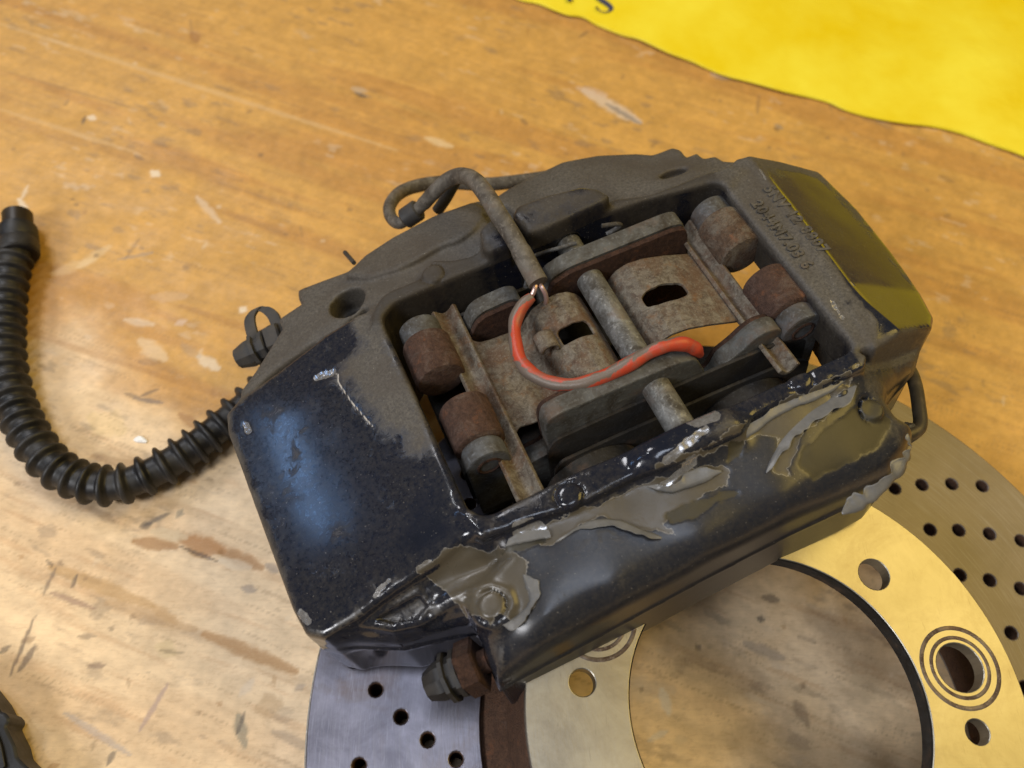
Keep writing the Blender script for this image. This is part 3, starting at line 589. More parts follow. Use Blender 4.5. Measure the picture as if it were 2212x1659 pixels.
def sdf_poly(U, V, P):
    P = np.asarray(P, float); n = len(P); d = np.full(U.shape, 1e9); s = np.ones(U.shape)
    for i in range(n):
        a = P[i]; b = P[i - 1]; e = b - a; wx = U - a[0]; wy = V - a[1]
        t = np.clip((wx * e[0] + wy * e[1]) / (e @ e + 1e-9), 0, 1)
        d = np.minimum(d, (wx - e[0] * t) ** 2 + (wy - e[1] * t) ** 2)
        c1 = V >= a[1]; c2 = V < b[1]; c3 = e[0] * wy > e[1] * wx
        s = np.where((c1 & c2 & c3) | (~c1 & ~c2 & ~c3), -s, s)
    return (s * np.sqrt(d)).astype(np.float32)
def smax(a, b, k):
    h = np.clip(k - np.abs(a - b), 0, None) / k; return np.maximum(a, b) + h * h * k * .25
def smin(a, b, k): return -smax(-a, -b, k)
def rbf(pts, U, V):
    A = np.array([[*at(*p)] for p in pts]); n = len(A)
    D = np.hypot(A[:, None, 0] - A[None, :, 0], A[:, None, 1] - A[None, :, 1])
    K = np.zeros((n + 3, n + 3)); K[:n, :n] = -D - np.eye(n) * -1.; K[:n, n] = 1; K[:n, n + 1:] = A[:, :2]; K[n, :n] = 1; K[n + 1:, :n] = A[:, :2].T
    wts = np.linalg.solve(K, np.r_[A[:, 2], 0, 0, 0]); H = np.full(U.shape, wts[n]) + wts[n + 1] * U + wts[n + 2] * V
    for i in range(n): H = H - wts[i] * np.hypot(U - A[i, 0], V - A[i, 1])
    return H.astype(np.float32)

def build_body():
    h = .72
    us = np.arange(-131, 124, h, dtype=np.float32); vs = np.arange(-92, 122, h, dtype=np.float32); ws = np.arange(-66, 10, h, dtype=np.float32)
    U2, V2 = np.meshgrid(us, vs, indexing='ij'); W3 = ws[None, None, :]
    def ext(poly, H, bottom, k=2.5):
        s = poly if isinstance(poly, np.ndarray) and poly.shape == U2.shape else sdf_poly(U2, V2, poly)
        H = np.broadcast_to(np.float32(H), U2.shape)
        f = smax(s[..., None], (W3 - H[..., None]) * np.float32(.96), k)
        return smax(f, bottom - W3, 1.)
    rim_far = [(820, 690), (1540, 398)]; 
    # left bridge
    slab = L([(822, 662, -1), (775, 680, -4), (700, 726, -7), (600, 797, -10), (512, 862, -14), (486, 890, -15), (490, 930, -15), (520, 1010, -14), (570, 1150, -13), (630, 1310, -14), (662, 1368, -15), (705, 1380, -16),
              (770, 1338, -12), (850, 1278, -9), (940, 1222, -6), (1000, 1170, -4), (1060, 1150, -2), (1040, 1116, 0), (1012, 1108, 0), (822, 690, 0)])
    Hs = np.where(U2 < -62, .23 * (U2 + 62), 0) - .0006 * (V2 - 0) ** 2 + 0 * V2
    B = ext(sdf_poly(U2, V2, slab) - .5, Hs, -56, 2.6)
    # near half
    near = L([(1000, 1106, 0), (1838, 752, 0), (1880, 745, -2), (1995, 742, -22), (1985, 778, -22), (1940, 830, -22), (1912, 868, -22), (1908, 890, -22), (1925, 920, -24), (1955, 935, -26), (1962, 960, -28), (1940, 1005, -28), (1905, 1050, -28),
              (1850, 1088, -32), (1700, 1160, -32), (1500, 1268, -34), (1250, 1408, -36), (1120, 1478, -36), (1086, 1496, -34), (1060, 1440, -26), (1040, 1385, -20), (1022, 1350, -20), (985, 1358, -22), (935, 1386, -30), (880, 1408, -34), (800, 1402, -32), (700, 1384, -28), (680, 1370, -20), (800, 1200, -5)])
    Hn = rbf([(1050, 1118, -2), (1240, 1038, -2), (1430, 955, -2), (1600, 880, -2), (1830, 775, -2), (1080, 1145, -3), (1250, 1082, -3), (1430, 1010, -3), (1640, 905, -3), (1850, 800, -3),
              (1050, 1180, -5.), (1180, 1150, -4.5), (1350, 1070, -4.5), (1560, 970, -4.), (1750, 880, -4), (1000, 1220, -7), (900, 1275, -11), (820, 1320, -14), (770, 1350, -16),
              (1180, 1230, -6), (1350, 1160, -6), (1560, 1060, -6), (1750, 970, -6), (1180, 1330, -7.5), (1330, 1270, -7.5), (1520, 1180, -7.5), (1700, 1085, -8), (1850, 1000, -10),
              (1150, 1395, -10), (1320, 1340, -12), (1500, 1245, -12), (1690, 1140, -12), (1850, 1060, -15), (1110, 1460, -17), (1940, 960, -14), (1880, 860, -9), (1940, 800, -17), (1980, 760, -20),
              (860, 1340, -15), (940, 1310, -14), (1010, 1290, -10), (880, 1390, -19), (720, 1385, -18), (1060, 1345, -10), (1090, 1400, -14)], U2, V2)
    N = ext(near, Hn, -56, 8.)
    band = L([(1000, 1108, 0), (1838, 752, 0), (1875, 765, 0), (1870, 790, 0), (1820, 815, 0), (1740, 845, 0), (1680, 868, 0), (1600, 915, 0), (1500, 960, 0), (1400, 1015, 0), (1290, 1070, 0), (1235, 1096, 0), (1150, 1120, 0), (1090, 1145, 0), (1040, 1160, 0)])
    N = smin(N, ext(sdf_poly(U2, V2, near) - .75, -29.2 + 0. * U2, -31.5, .6), .5)
    N = smin(N, ext(band, -.15 + 0 * U2, -20, 1.6), 1.2)
    B = smin(B, N, 3.)
    # triangular sunk panel with a lip, lower left
    tri = sdf_poly(U2, V2, L([(790, 1340, -15), (910, 1278, -13), (935, 1310, -14), (900, 1345, -15), (850, 1357, -17)]))
    def seg(pts):
        d = np.full(U2.shape, 99., np.float32); P = [at(*p)[:2] for p in pts]
        for a, b in zip(P, P[1:]):
            e = b - a; t = np.clip(((U2 - a[0]) * e[0] + (V2 - a[1]) * e[1]) / (e @ e), 0, 1); d = np.minimum(d, np.hypot(U2 - a[0] - t * e[0], V2 - a[1] - t * e[1]))
        return d
    B = smin(B, ext(np.minimum(np.abs(tri + .6) - .8, 9.), Hn + .9, -24, .8), .9)
    ridge = seg([(935, 1312, -13), (975, 1290, -12), (1010, 1278, -10), (1060, 1272, -9), (1100, 1284, -9), (1108, 1305, -9), (1100, 1325, -10)])
    B = smin(B, ext(ridge - .9, Hn + 1.1, -22, 1.), 1.2)
    ridge = seg([(770, 1348, -17), (850, 1362, -17), (905, 1350, -16), (950, 1325, -15), (990, 1300, -13), (1015, 1310, -12), (1040, 1345, -12)])
    B = smin(B, ext(ridge - .7, Hn + .6, -22, .9), 1.2)
    B = smax(B, -smax((tri + 1.2)[..., None], -(W3 - (Hn - 1.3)[..., None]), .6), .8)
    # notch over the bleed screw and the longitudinal valley
    val = sdf_poly(U2, V2, L([(900, 1262, -10), (1010, 1200, -7), (1070, 1170, -5), (1110, 1200, -6), (1060, 1255, -9), (960, 1290, -12)]))
    B = smax(B, -smax(val[..., None] + 2, -(W3 + 10.5), 5.), 4.)
    # right bridge: lettered strip, wide chamfer, lower facet
    strip = L([(1535, 398, 0), (1590, 352, -3), (1632, 352, -1), (1700, 430, -1), (1800, 560, -1), (1905, 700, -1), (1890, 760, -3), (1838, 756, 0), (1700, 580, 0)])
    B = smin(B, ext(strip, 0., -17, 2.), 2.)
    ch = L([(1600, 350, -2), (1680, 355, -12), (1765, 381, -26), (1850, 452, -27), (1930, 552, -27), (1987, 638, -26), (2002, 713, -26), (1993, 744, -24), (1880, 772, -5), (1760, 560, -1), (1640, 380, -1)])
    def plane(a, b, c):
        a, b, c = (a if isinstance(a, np.ndarray) else at(*a) for a in (a, b, c)); n = np.cross(b - a, c - a)
        return (a[2] - (n[0] * (U2 - a[0]) + n[1] * (V2 - a[1])) / n[2]).astype(np.float32), lambda u, v: a[2] - (n[0] * (u - a[0]) + n[1] * (v - a[1])) / n[2]
    H1, f1 = plane((1640, 362, -.4), (1890, 700, -.4), (1852, 455, -26))
    ra, rb = at(1842, 622, -6), at(1984, 634, -26); ra[2] = f1(ra[0], ra[1]); rb[2] = f1(rb[0], rb[1])
    rc = at(1900, 748, -14); rc[2] = f1(rc[0], rc[1]) + 3.2; H2, f2 = plane(ra, rb, rc)
    Hc = np.minimum(np.maximum(H1, H2), 0) + .25 * (fbm(U2 / 30, V2 / 30, 99, 2) - .5)
    B = smin(B, ext(sdf_poly(U2, V2, ch) - .4, Hc, -38, 2.), 1.2)
    # far half
    far = L([(822, 690, 0), (790, 660, -4), (690, 730, -9), (600, 798, -14), (522, 862, -17), (520, 846, -17), (560, 790, -16), (614, 712, -15), (602, 690, -15), (655, 660, -14), (645, 642, -14), (642, 624, -14), (700, 604, -13), (752, 588, -12), (785, 552, -10), (850, 512, -10), (940, 466, -10), (1030, 435, -10), (1060, 436, -9),
             (1100, 408, -9), (1160, 380, -10), (1215, 350, -10), (1290, 335, -10), (1375, 333, -10), (1410, 338, -10), (1452, 321, -10), (1470, 328, -10), (1483, 345, -9), (1505, 335, -9), (1520, 347, -8), (1545, 342, -8), (1563, 353, -7), (1630, 352, -3), (1600, 380, 0), (1540, 398, 0)])
    Hf = rbf([(860, 668, -2), (930, 605, -2), (1000, 585, -2.5), (1080, 540, -2), (1150, 520, -2), (1290, 470, -2), (1400, 440, -2), (1540, 385, -1), (880, 640, -2), (960, 560, -3), (845, 640, -2.5), (1040, 525, -2.5), (1120, 480, -3), (1320, 440, -2),
              (900, 600, -3.5), (870, 580, -4), (960, 520, -3.5), (1020, 490, -3.), (1050, 460, -4.5), (800, 575, -8), (860, 525, -8.5), (950, 480, -8), (1030, 448, -8), (760, 610, -9), (700, 640, -11), (650, 650, -12), (700, 690, -8), (640, 740, -11), (780, 640, -4.5), (610, 705, -13), (560, 800, -15), (530, 850, -15.5),
              (1120, 440, -4.5), (1180, 410, -4.5), (1250, 395, -4), (1330, 400, -3), (1420, 390, -3), (1500, 370, -3), (1200, 365, -8), (1290, 345, -8.5), (1380, 345, -8), (1460, 345, -7), (1550, 355, -5), (1620, 362, -2)], U2, V2)
    Fh = ext(sdf_poly(U2, V2, far) - .4, Hf, -60, 3.)
    # machined band round the window, with the lobes of the cylinders behind it
    fband = L([(800, 700, 0), (806, 668, 0), (822, 640, 0), (842, 626, 0), (862, 618, 0), (900, 603, 0), (935, 560, 0), (975, 560, 0), (1015, 552, 0), (1040, 538, 0), (1060, 505, 0), (1120, 510, 0), (1120, 580, 0), (1000, 630, 0), (870, 690, 0)])
    Fh = smin(Fh, ext(fband, 0. * U2, -25, 1.4), .8)
    lob = L([(745, 600, -8), (790, 556, -9), (850, 516, -9), (940, 470, -9), (1025, 440, -8), (1045, 450, -6), (1050, 475, -5), (1030, 505, -4), (995, 528, -3), (950, 540, -3), (905, 570, -4), (865, 592, -5), (800, 612, -7)])
    Hl = rbf([(790, 575, -5), (860, 530, -5.2), (940, 485, -5), (1025, 452, -4.6), (900, 560, -1.2), (960, 525, -.6), (1020, 495, -.6), (840, 580, -2.6), (780, 600, -4.6), (1045, 470, -2.5)], U2, V2)
    Fh = smin(Fh, ext(lob, Hl, -25, 1.8), .8)
    rband = L([(1290, 440, 0), (1330, 428, 0), (1400, 420, 0), (1470, 395, 0), (1520, 372, 0), (1570, 362, 0), (1600, 372, 0), (1570, 410, 0), (1400, 480, 0), (1200, 560, 0), (1220, 500, 0)])
    Fh = smin(Fh, ext(rband, .2 + 0. * U2, -25, 1.8), 1.5)
    cut = L([(1085, 420, 0), (1108, 440, 2), (1106, 480, 3), (1135, 520, 2), (1160, 580, 0), (1122, 600, 0), (1112, 560, 0), (1100, 520, 3), (1085, 480, 3), (1062, 470, 3), (1040, 445, 0)])
    B = smin(B, Fh, 2.5)
    # bosses
    b1 = L([(1035, 500, 4), (1060, 476, 4), (1095, 478, 4), (1112, 520, 3), (1120, 560, 3), (1080, 570, 3), (1042, 540, 4)])
    B = smin(B, ext(b1, 5.6, -20, 2.5), 2.5)
    b2 = L([(1104, 466, 6), (1116, 444, 6), (1180, 420, 6), (1255, 402, 6), (1290, 410, 5), (1318, 434, 3), (1300, 470, 3), (1240, 488, 5), (1190, 504, 5), (1140, 512, 5)])
    B = smin(B, ext(b2, 6.6, -24, 2.6), 2.)
    B = smax(B, -smax(sdf_poly(U2, V2, cut)[..., None], -(W3 + 7), 1.), 1.2)
    b3 = L([(1385, 962, 2), (1420, 935, 3), (1450, 912, 3), (1500, 893, 3), (1545, 880, 3), (1575, 885, 3), (1605, 905, 2), (1600, 935, 0), (1540, 965, 0), (1470, 1000, 0), (1420, 1010, 0), (1380, 1000, 0)])
    B = smin(B, ext(b3, 3.6, -18, 6.), 6.)
    b4 = circle(*at(1062, 1310, -8)[:2], 6.2, 16); B = smin(B, ext(b4, -7.9, -20, 3.), 3.5)
    # round pads raised on the casting
    for px, py, w0, r, up_ in [(935, 590, 0, 4.3, 1.0), (1230, 1070, 0, 4.2, 1.2), (1727, 819, 0, 4., .9), (1884, 884, -9, 4., 1.0), (1820, 830, 0, 3, .6), (1062, 1310, -8, 4.3, 1.1)]:
        c = at(px, py, w0)
        i = np.argmin(abs(us - c[0])); j = np.argmin(abs(vs - c[1]))
        col = B[i, j, :]; wl = ws[np.where(col < 0)[0][-1]] if (col < 0).any() else w0
        s = (np.hypot(U2 - c[0], V2 - c[1]) - r).astype(np.float32)
        gr = smax(np.abs(s - .1)[..., None] - .32, (wl - .7) - W3, .3)
        B = smax(B, -gr, .5)
        B = smin(B, smax(smax((s + .3)[..., None], W3 - (wl + up_), .9), (wl - 4) - W3, 1.), .35)
    # pocket beside the left bridge, round drilling
    c = at(752, 656, -8); s = (np.hypot((U2 - c[0]) * 1.0, V2 - c[1]) - 7.1).astype(np.float32)
    m = sdf_poly(U2, V2, slab) ; pocket = smax(s[..., None], -(W3 + 20), 1.)
    B = smax(B, -smax(pocket, .3 - m[..., None], .6), .8)
    # small pockets on the far shoulder
    for px, py, rx, ry, a in [(1455, 372, 5.5, 2.2, .25)]:
        c = at(px, py, -4); x = (U2 - c[0]); y = (V2 - c[1]); s = ((np.hypot(x / rx, y / ry) - 1) * ry).astype(np.float32)
        B = smax(B, -smax(s[..., None], -(W3 + 9), 1.), 1.)
    # serrated casting ribs on far edge stay in the outline; window through everything
    win = L([(824, 684, 0), (850, 652, 0), (936, 616, 0), (1062, 566, 0), (1180, 520, 0), (1290, 468, 0), (1390, 432, 0), (1540, 394, 0), (1560, 400, 0), (1700, 576, 0), (1838, 740, 0), (1832, 758, 0), (1440, 935, 0), (1240, 1018, 0), (1062, 1108, 0), (1035, 1112, 0), (1012, 1090, 0), (930, 910, 0), (868, 775, 0)])
    sw = sdf_poly(U2, V2, round_poly(win, 2.2, 3))
    B = smax(B, -np.broadcast_to(sw[..., None], B.shape), 1.6)
    # hollow of the bridges seen from inside, disc slot
    slot = smax(smax(np.abs(V2 - 12)[..., None] - 15, W3 + 30, 2.), np.abs(U2)[..., None] - 96, 2.); B = smax(B, -slot, 2.)
    # pin holes
    for vv, ww in ((55, -8), (-36, -8)):
        s = np.hypot(U2[..., None] - 10.8, W3 + 8) - 5.1
        s = smax(s, np.abs(V2[..., None] - vv) - (6 if vv > 0 else 5), .5); B = smax(B, -s, .6)
    B = B + (fbm(U2 / 14, V2 / 14, 71, 2) - .5)[..., None].astype(np.float32) * .10
    # ---- surface nets
    F = B.astype(np.float32); sgn = F < 0
    nx, ny, nz = F.shape
    cs = np.zeros((nx - 1, ny - 1, nz - 1), np.uint8)
    for a in (0, 1):
        for b in (0, 1):
            for c_ in (0, 1): cs += sgn[a:nx - 1 + a, b:ny - 1 + b, c_:nz - 1 + c_]
    act = (cs > 0) & (cs < 8); I = np.argwhere(act); vid = np.full(act.shape, -1, np.int64); vid[act] = np.arange(len(I))
    acc = np.zeros((len(I), 3)); cnt = np.zeros(len(I))
    cor = [(a, b, c_) for a in (0, 1) for b in (0, 1) for c_ in (0, 1)]
    for p in cor:
        for ax in range(3):
            if p[ax] == 1: continue
            q = list(p); q[ax] = 1
            fa = F[I[:, 0] + p[0], I[:, 1] + p[1], I[:, 2] + p[2]]; fb = F[I[:, 0] + q[0], I[:, 1] + q[1], I[:, 2] + q[2]]
            m = (fa < 0) != (fb < 0); t = np.where(m, fa / np.where(m, fa - fb, 1), 0)
            pos = np.array(p, float)[None] + t[:, None] * np.eye(3)[ax][None]
            acc += pos * m[:, None]; cnt += m
    V = I + acc / cnt[:, None]
    quads = []
    for ax in range(3):
        o1, o2 = [(1, 2), (2, 0), (0, 1)][ax]
        sl0 = [slice(None)] * 3; sl1 = [slice(None)] * 3; sl0[ax] = slice(0, -1); sl1[ax] = slice(1, None)
        ch_ = sgn[tuple(sl0)] != sgn[tuple(sl1)]; E = np.argwhere(ch_)
        ok = (E[:, o1] > 0) & (E[:, o2] > 0) & (E[:, o1] < F.shape[o1] - 1) & (E[:, o2] < F.shape[o2] - 1) & (E[:, ax] < F.shape[ax] - 1); E = E[ok]
        s = sgn[tuple(E.T)]
        def cell(d1, d2):
            c_ = E.copy(); c_[:, o1] -= d1; c_[:, o2] -= d2; return vid[tuple(c_.T)]
        Q = np.stack([cell(1, 1), cell(0, 1), cell(0, 0), cell(1, 0)], 1)
        Q[~s] = Q[~s][:, ::-1]; quads.append(Q)
    Q = np.concatenate(quads)
    V = np.array([us[0], vs[0], ws[0]]) + V * h
    # relax
    for it in range(3):
        a = np.zeros_like(V); n_ = np.zeros(len(V))
        for x, y in ((0, 1), (1, 2), (2, 3), (3, 0)):
            np.add.at(a, Q[:, x], V[Q[:, y]]); np.add.at(n_, Q[:, x], 1); np.add.at(a, Q[:, y], V[Q[:, x]]); np.add.at(n_, Q[:, y], 1)
        V = V + .5 * (a / n_[:, None] - V)
    u, v, w_ = V.T
    def region(pts, w=None, soft=0):
        return -sdf_poly(u, v, L(pts, w)).astype(np.float64)
    nz_ = fbm(u / 7, v / 7, 81, 4) - .5; nf = fbm(u / 2.2, v / 2.2, 83, 3) - .5
    # flaking film and bare patches, signed distances in millimetres
    film = np.full(len(u), -9.)
    for r in [[(1130, 1150, -4), (1240, 1105, -4), (1300, 1095, -4), (1390, 1050, -4), (1450, 1030, -4), (1560, 1000, -5), (1580, 1010, -5), (1575, 1050, -5), (1500, 1080, -5), (1430, 1130, -5), (1460, 1150, -5), (1380, 1130, -5), (1290, 1110, -5), (1210, 1170, -5), (1170, 1180, -5)],
              [(1600, 925, -3), (1700, 870, -3), (1830, 800, -3), (1860, 790, -4), (1830, 850, -5), (1740, 930, -5), (1700, 1010, -6), (1730, 1040, -7), (1670, 1020, -6), (1690, 950, -5), (1650, 935, -4)],
              [(910, 1240, -9), (1000, 1190, -7), (1110, 1190, -6), (1135, 1215, -6), (1140, 1260, -7), (1160, 1300, -8), (1140, 1350, -9), (1090, 1340, -10), (1060, 1350, -10), (1010, 1330, -10), (960, 1280, -12)],
              [(1470, 1010, -2), (1420, 1020, -2), (1560, 960, -2), (1720, 850, -2), (1720, 880, -3), (1600, 960, -4)]]:
        film = np.maximum(film, region(r))
    bare = np.full(len(u), -9.)
    for r in [[(1740, 960, -6), (1800, 920, -6), (1850, 880, -7), (1880, 860, -8), (1930, 900, -10), (1900, 960, -11), (1850, 990, -10), (1760, 1035, -8), (1720, 1010, -7), (1730, 975, -6)],
              [(1570, 970, -4), (1605, 960, -4), (1595, 985, -4), (1572, 1000, -4)], [(1085, 1195, -6), (1110, 1170, -5), (1170, 1150, -4), (1180, 1170, -5), (1120, 1195, -6)],
              [(1430, 1110, -5), (1560, 1060, -6), (1600, 1060, -6), (1500, 1120, -6), (1450, 1130, -6)]]:
        bare = np.maximum(bare, region(r))
    chip = np.full(len(u), -9.)
    for a, b, r in [((676, 800), (712, 793), 1.6), ((1120, 1148), (1165, 1136), 2.1), ((1500, 930), (1535, 920), 2.4), ((1440, 1010), (1520, 950), 1.2), ((1430, 1050), (1500, 1000), 1.0), ((800, 1270), (830, 1245), .9), ((620, 1300), (640, 1320), 1.2), ((1790, 660), (1815, 698), .7),  # last mark on this row is a whitish glint painted as colour
                    ((1838, 612), (1844, 618), .6), ((1640, 380), (1650, 400), .6), ((500, 880), (510, 900), 1.0), ((945, 1025), (945, 1025), .5), ((1120, 452), (1124, 456), .5)]:
        A = at(*a, -3)[:2]; Bp = at(*b, -3)[:2]; e = Bp - A; t = np.clip(((u - A[0]) * e[0] + (v - A[1]) * e[1]) / (e @ e + 1e-6), 0, 1)
        chip = np.maximum(chip, r - np.hypot(u - A[0] - t * e[0], v - A[1] - t * e[1]))
    scr = np.full(len(u), -9.)
    pl = [(712, 797), (727, 803), (727, 820), (757, 865), (805, 922)]
    for a, b in zip(pl, pl[1:]):
        A = at(*a, -4)[:2]; Bp = at(*b, -4)[:2]; e = Bp - A; t = np.clip(((u - A[0]) * e[0] + (v - A[1]) * e[1]) / (e @ e), 0, 1)
        scr = np.maximum(scr, .24 - np.hypot(u - A[0] - t * e[0], v - A[1] - t * e[1]))
    # dust: heavy on the far half and inner rims, light on left bridge
    dust = .22 + .9 * nz_
    dust = dust + .75 * sstep(36, 50, v + 2 * nz_) + .55 * sstep(66, 70, u) * sstep(106, 98, u)
    sl = -sdf_poly(u, v, slab).astype(float); onslab = (sl > 0) & (w_ > -20)
    rub = sstep(-5, 12, region([(820, 700), (700, 800), (800, 900), (900, 1010), (940, 1000), (940, 880), (840, 720)], -3))
    dust = np.where(onslab, .10 + .5 * nz_ + .75 * rub + .35 * sstep(4, 0, sl) * (u < -100), dust)
    tip = at(822, 662, 0); dust = dust + .9 * sstep(16, 5, np.hypot(u - tip[0], v - tip[1]))
    lacq = sstep(0, 8, region([(1000, 1100), (960, 1000), (860, 1060), (820, 1200), (900, 1230), (1060, 1160)], -3))
    dust = dust - .45 * lacq
    gl = region([(1300, 990), (1400, 920), (1460, 870), (1560, 880), (1540, 940), (1430, 1010), (1350, 1040)], 0); dust = dust - .5 * sstep(-2, 4, gl)
    oli = sstep(-2, 2, region([(1640, 352, -2), (1765, 383, -20), (1985, 640, -23), (2000, 720, -24), (1990, 745, -24), (1885, 755, -6), (1893, 702, -1), (1775, 535, -1)]))
    dust = dust - 1.0 * oli
    satin = sstep(-1, 2, region([(980, 1290, -11), (1110, 1180, -6), (1400, 1040, -5), (1700, 900, -5), (1860, 800, -4), (2020, 740, -20), (2010, 1000, -25), (1900, 1150, -25), (1500, 1350, -25), (1090, 1600, -25), (1030, 1400, -15), (1060, 1340, -9)])) * (1 - .8 * sstep(-1, 3, region([(880, 1370, -15), (1010, 1270, -10), (1110, 1290, -8), (1100, 1370, -12), (1090, 1480, -16), (1000, 1340, -12)])))
    dust = np.where((satin > .5), dust * .45 - .03, dust)
    inner = sstep(-1, -4, w_) * (-sdf_poly(u, v, win) > -2.2); dust = np.where(inner > .3, .55 + .8 * nz_, dust)
    # relief: films stand a quarter millimetre proud and bare patches sink
    boss = np.maximum(region([(1095, 470, 5), (1116, 440, 6), (1255, 396, 6), (1330, 430, 3), (1300, 490, 3), (1140, 530, 3)]), region([(1030, 505, 5), (1055, 470, 5), (1095, 470, 5), (1115, 540, 3), (1070, 560, 3)]))
    dust = dust - .45 * sstep(-1, 1.5, boss)
    bandm = np.maximum(np.maximum(region([(800, 700, 0), (806, 668, 0), (822, 640, 0), (842, 626, 0), (862, 618, 0), (900, 603, 0), (935, 560, 0), (975, 560, 0), (1015, 552, 0), (1040, 538, 0), (1080, 560, 0), (1000, 630, 0), (870, 690, 0)]), region([(1290, 440, 0), (1330, 428, 0), (1400, 420, 0), (1470, 395, 0), (1540, 372, 0), (1570, 410, 0), (1400, 480, 0), (1200, 560, 0), (1220, 500, 0)])), boss)
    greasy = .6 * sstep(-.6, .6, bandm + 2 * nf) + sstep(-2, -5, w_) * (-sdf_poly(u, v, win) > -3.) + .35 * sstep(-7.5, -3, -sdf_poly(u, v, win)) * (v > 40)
    nrm = np.zeros_like(V)
    fn = np.cross(V[Q[:, 2]] - V[Q[:, 0]], V[Q[:, 3]] - V[Q[:, 1]])
    for x in range(4): np.add.at(nrm, Q[:, x], fn)
    nrm /= np.linalg.norm(nrm, axis=1)[:, None] + 1e-9
    top = nrm[:, 2] > .3
    f_ = film + 1.9 * nf + 4.5 * nz_; b_ = bare + 1.4 * nf + 2.2 * nz_; c_ = chip + 1.6 * nf
    film = np.where(top, film, -9); bare = np.where(top, bare, -9); chip = np.where(top, chip, -9)
    side = (nrm[:, 2] < .55) & (v < -40) & (w_ > -50); dust = np.where(side, np.minimum(dust, .02), dust)
    disp = -.12 * sstep(-.3, .3, f_) * top - .2 * sstep(-.3, .3, b_) * top + .0 * top - .3 * sstep(-.2, .5, c_) * top * RNG.random(len(u)) - .25 * sstep(-.2, .2, scr) * top
    V = V + nrm * disp[:, None]
    me = bpy.data.meshes.new("caliper_body")
    co = (V + np.array([0, 0, BASE])) * S
    fill_mesh(me, co, Q)
    for nm, a in (("film", f_), ("bare", b_), ("chip", c_), ("dust", dust), ("scr", scr), ("satin", satin), ("greasy", np.clip(greasy, 0, 1))):  # "chip" also holds the one painted whitish glint
        at_ = me.attributes.new(nm, 'FLOAT', 'POINT'); at_.data.foreach_set("value", np.where(top | (nm in ("dust", "satin", "greasy")), a, -9).astype(np.float32))
    # material
    k = NT("flaking_black_lacquer")
    n1 = k.noise(1100, 4, .7, .5); n2 = k.noise(220, 5, .7, .9); n3 = k.noise(60, 5, .65, .6)
    jit = k.math('MULTIPLY', k.math('SUBTRACT', k.noise(800, 6, .75), .5), 1.3)
    def m(name, a=-.06, b=.06):
        mr = k.n.new("ShaderNodeMapRange"); mr.inputs[1].default_value = a; mr.inputs[2].default_value = b
        k.link(k.math('ADD', k.attr(name), jit), mr.inputs[0]); return mr.outputs[0]
    df = k.n.new("ShaderNodeMapRange"); df.inputs[1].default_value = .18; df.inputs[2].default_value = .62
    k.link(k.math('ADD', k.attr("dust"), k.math('MULTIPLY', k.math('SUBTRACT', n2, .5), .8)), df.inputs[0]); dustf = df.outputs[0]
    base = k.mix(k.attr('satin'), k.mix(n3, (0.006, 0.008, 0.014), (0.010, 0.013, 0.026)), k.mix(n3, (0.010, 0.012, 0.018), (0.018, 0.020, 0.028)))
    dcol = k.mix(k.step(n1, .35, .7), (0.046, 0.041, 0.034), (0.115, 0.103, 0.086))
    dcol = k.mix(k.step(k.noise(35, 4), .4, .7), dcol, (0.052, 0.041, 0.030))
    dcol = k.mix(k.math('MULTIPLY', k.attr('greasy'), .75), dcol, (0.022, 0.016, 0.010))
    col = k.mix(dustf, base, dcol)
    rough = k.mix(dustf, k.mix(k.attr('satin'), k.mix(n2, (.07, .07, .07), (.15, .15, .15)), (.29, .29, .29)), (.72, .72, .72))
    haze = k.math('MULTIPLY', k.math('MULTIPLY', k.step(k.noise(620, 8, .8, .2), .40, .70), k.step(k.math('ADD', k.attr('dust'), 1.), .5, .9)), .42); col = k.mix(haze, col, dcol); rough = k.mix(haze, rough, (.26, .26, .26))
    spk = k.math('MULTIPLY', k.step(k.noise(1500, 2, .5), .70, .76), .55); col = k.mix(spk, col, (0.30, 0.28, 0.25))
    fm = m("film"); col = k.mix(k.math('MULTIPLY', fm, .85), col, k.mix(n3, (0.045, 0.038, 0.026), (0.125, 0.105, 0.072))); rough = k.mix(fm, rough, k.mix(n2, (.20, .20, .20), (.42, .42, .42)))
    ed = k.math('MULTIPLY', m('film', -.14, -.05), k.math('SUBTRACT', 1., m('film', .0, .12))); col = k.mix(k.math('MULTIPLY', ed, .75), col, (0.27, 0.255, 0.23))
    bm_ = m("bare"); col = k.mix(bm_, col, k.mix(n2, (0.022, 0.018, 0.009), (0.045, 0.038, 0.02))); rough = k.mix(bm_, rough, (.5, .5, .5))
    cm = m("chip", 0, .15); col = k.mix(cm, col, k.mix(n1, (0.16, 0.14, 0.12), (0.75, 0.75, 0.76))); rough = k.mix(cm, rough, (.22, .22, .22))  # chips, and the one whitish glint painted as colour
    sc = k.n.new("ShaderNodeMapRange"); sc.inputs[1].default_value = -.12; sc.inputs[2].default_value = .06; k.link(k.attr("scr"), sc.inputs[0])
    col = k.mix(sc.outputs[0], col, (0.42, 0.39, 0.35))
    sep = k.n.new("ShaderNodeSeparateColor"); k.link(rough, sep.inputs[0])
    hsum = k.math('ADD', k.math('MULTIPLY', n1, k.math('ADD', k.math('MULTIPLY', dustf, .8), .04)), k.math('MULTIPLY', n2, .05))
    k.bump(hsum, .35, .0004)
    k.out(col, sep.outputs[0], k.math('MULTIPLY', cm, .8), .5)
    o = link("cast_body", me, k.m, CAL)
    return o
BODY = build_body()

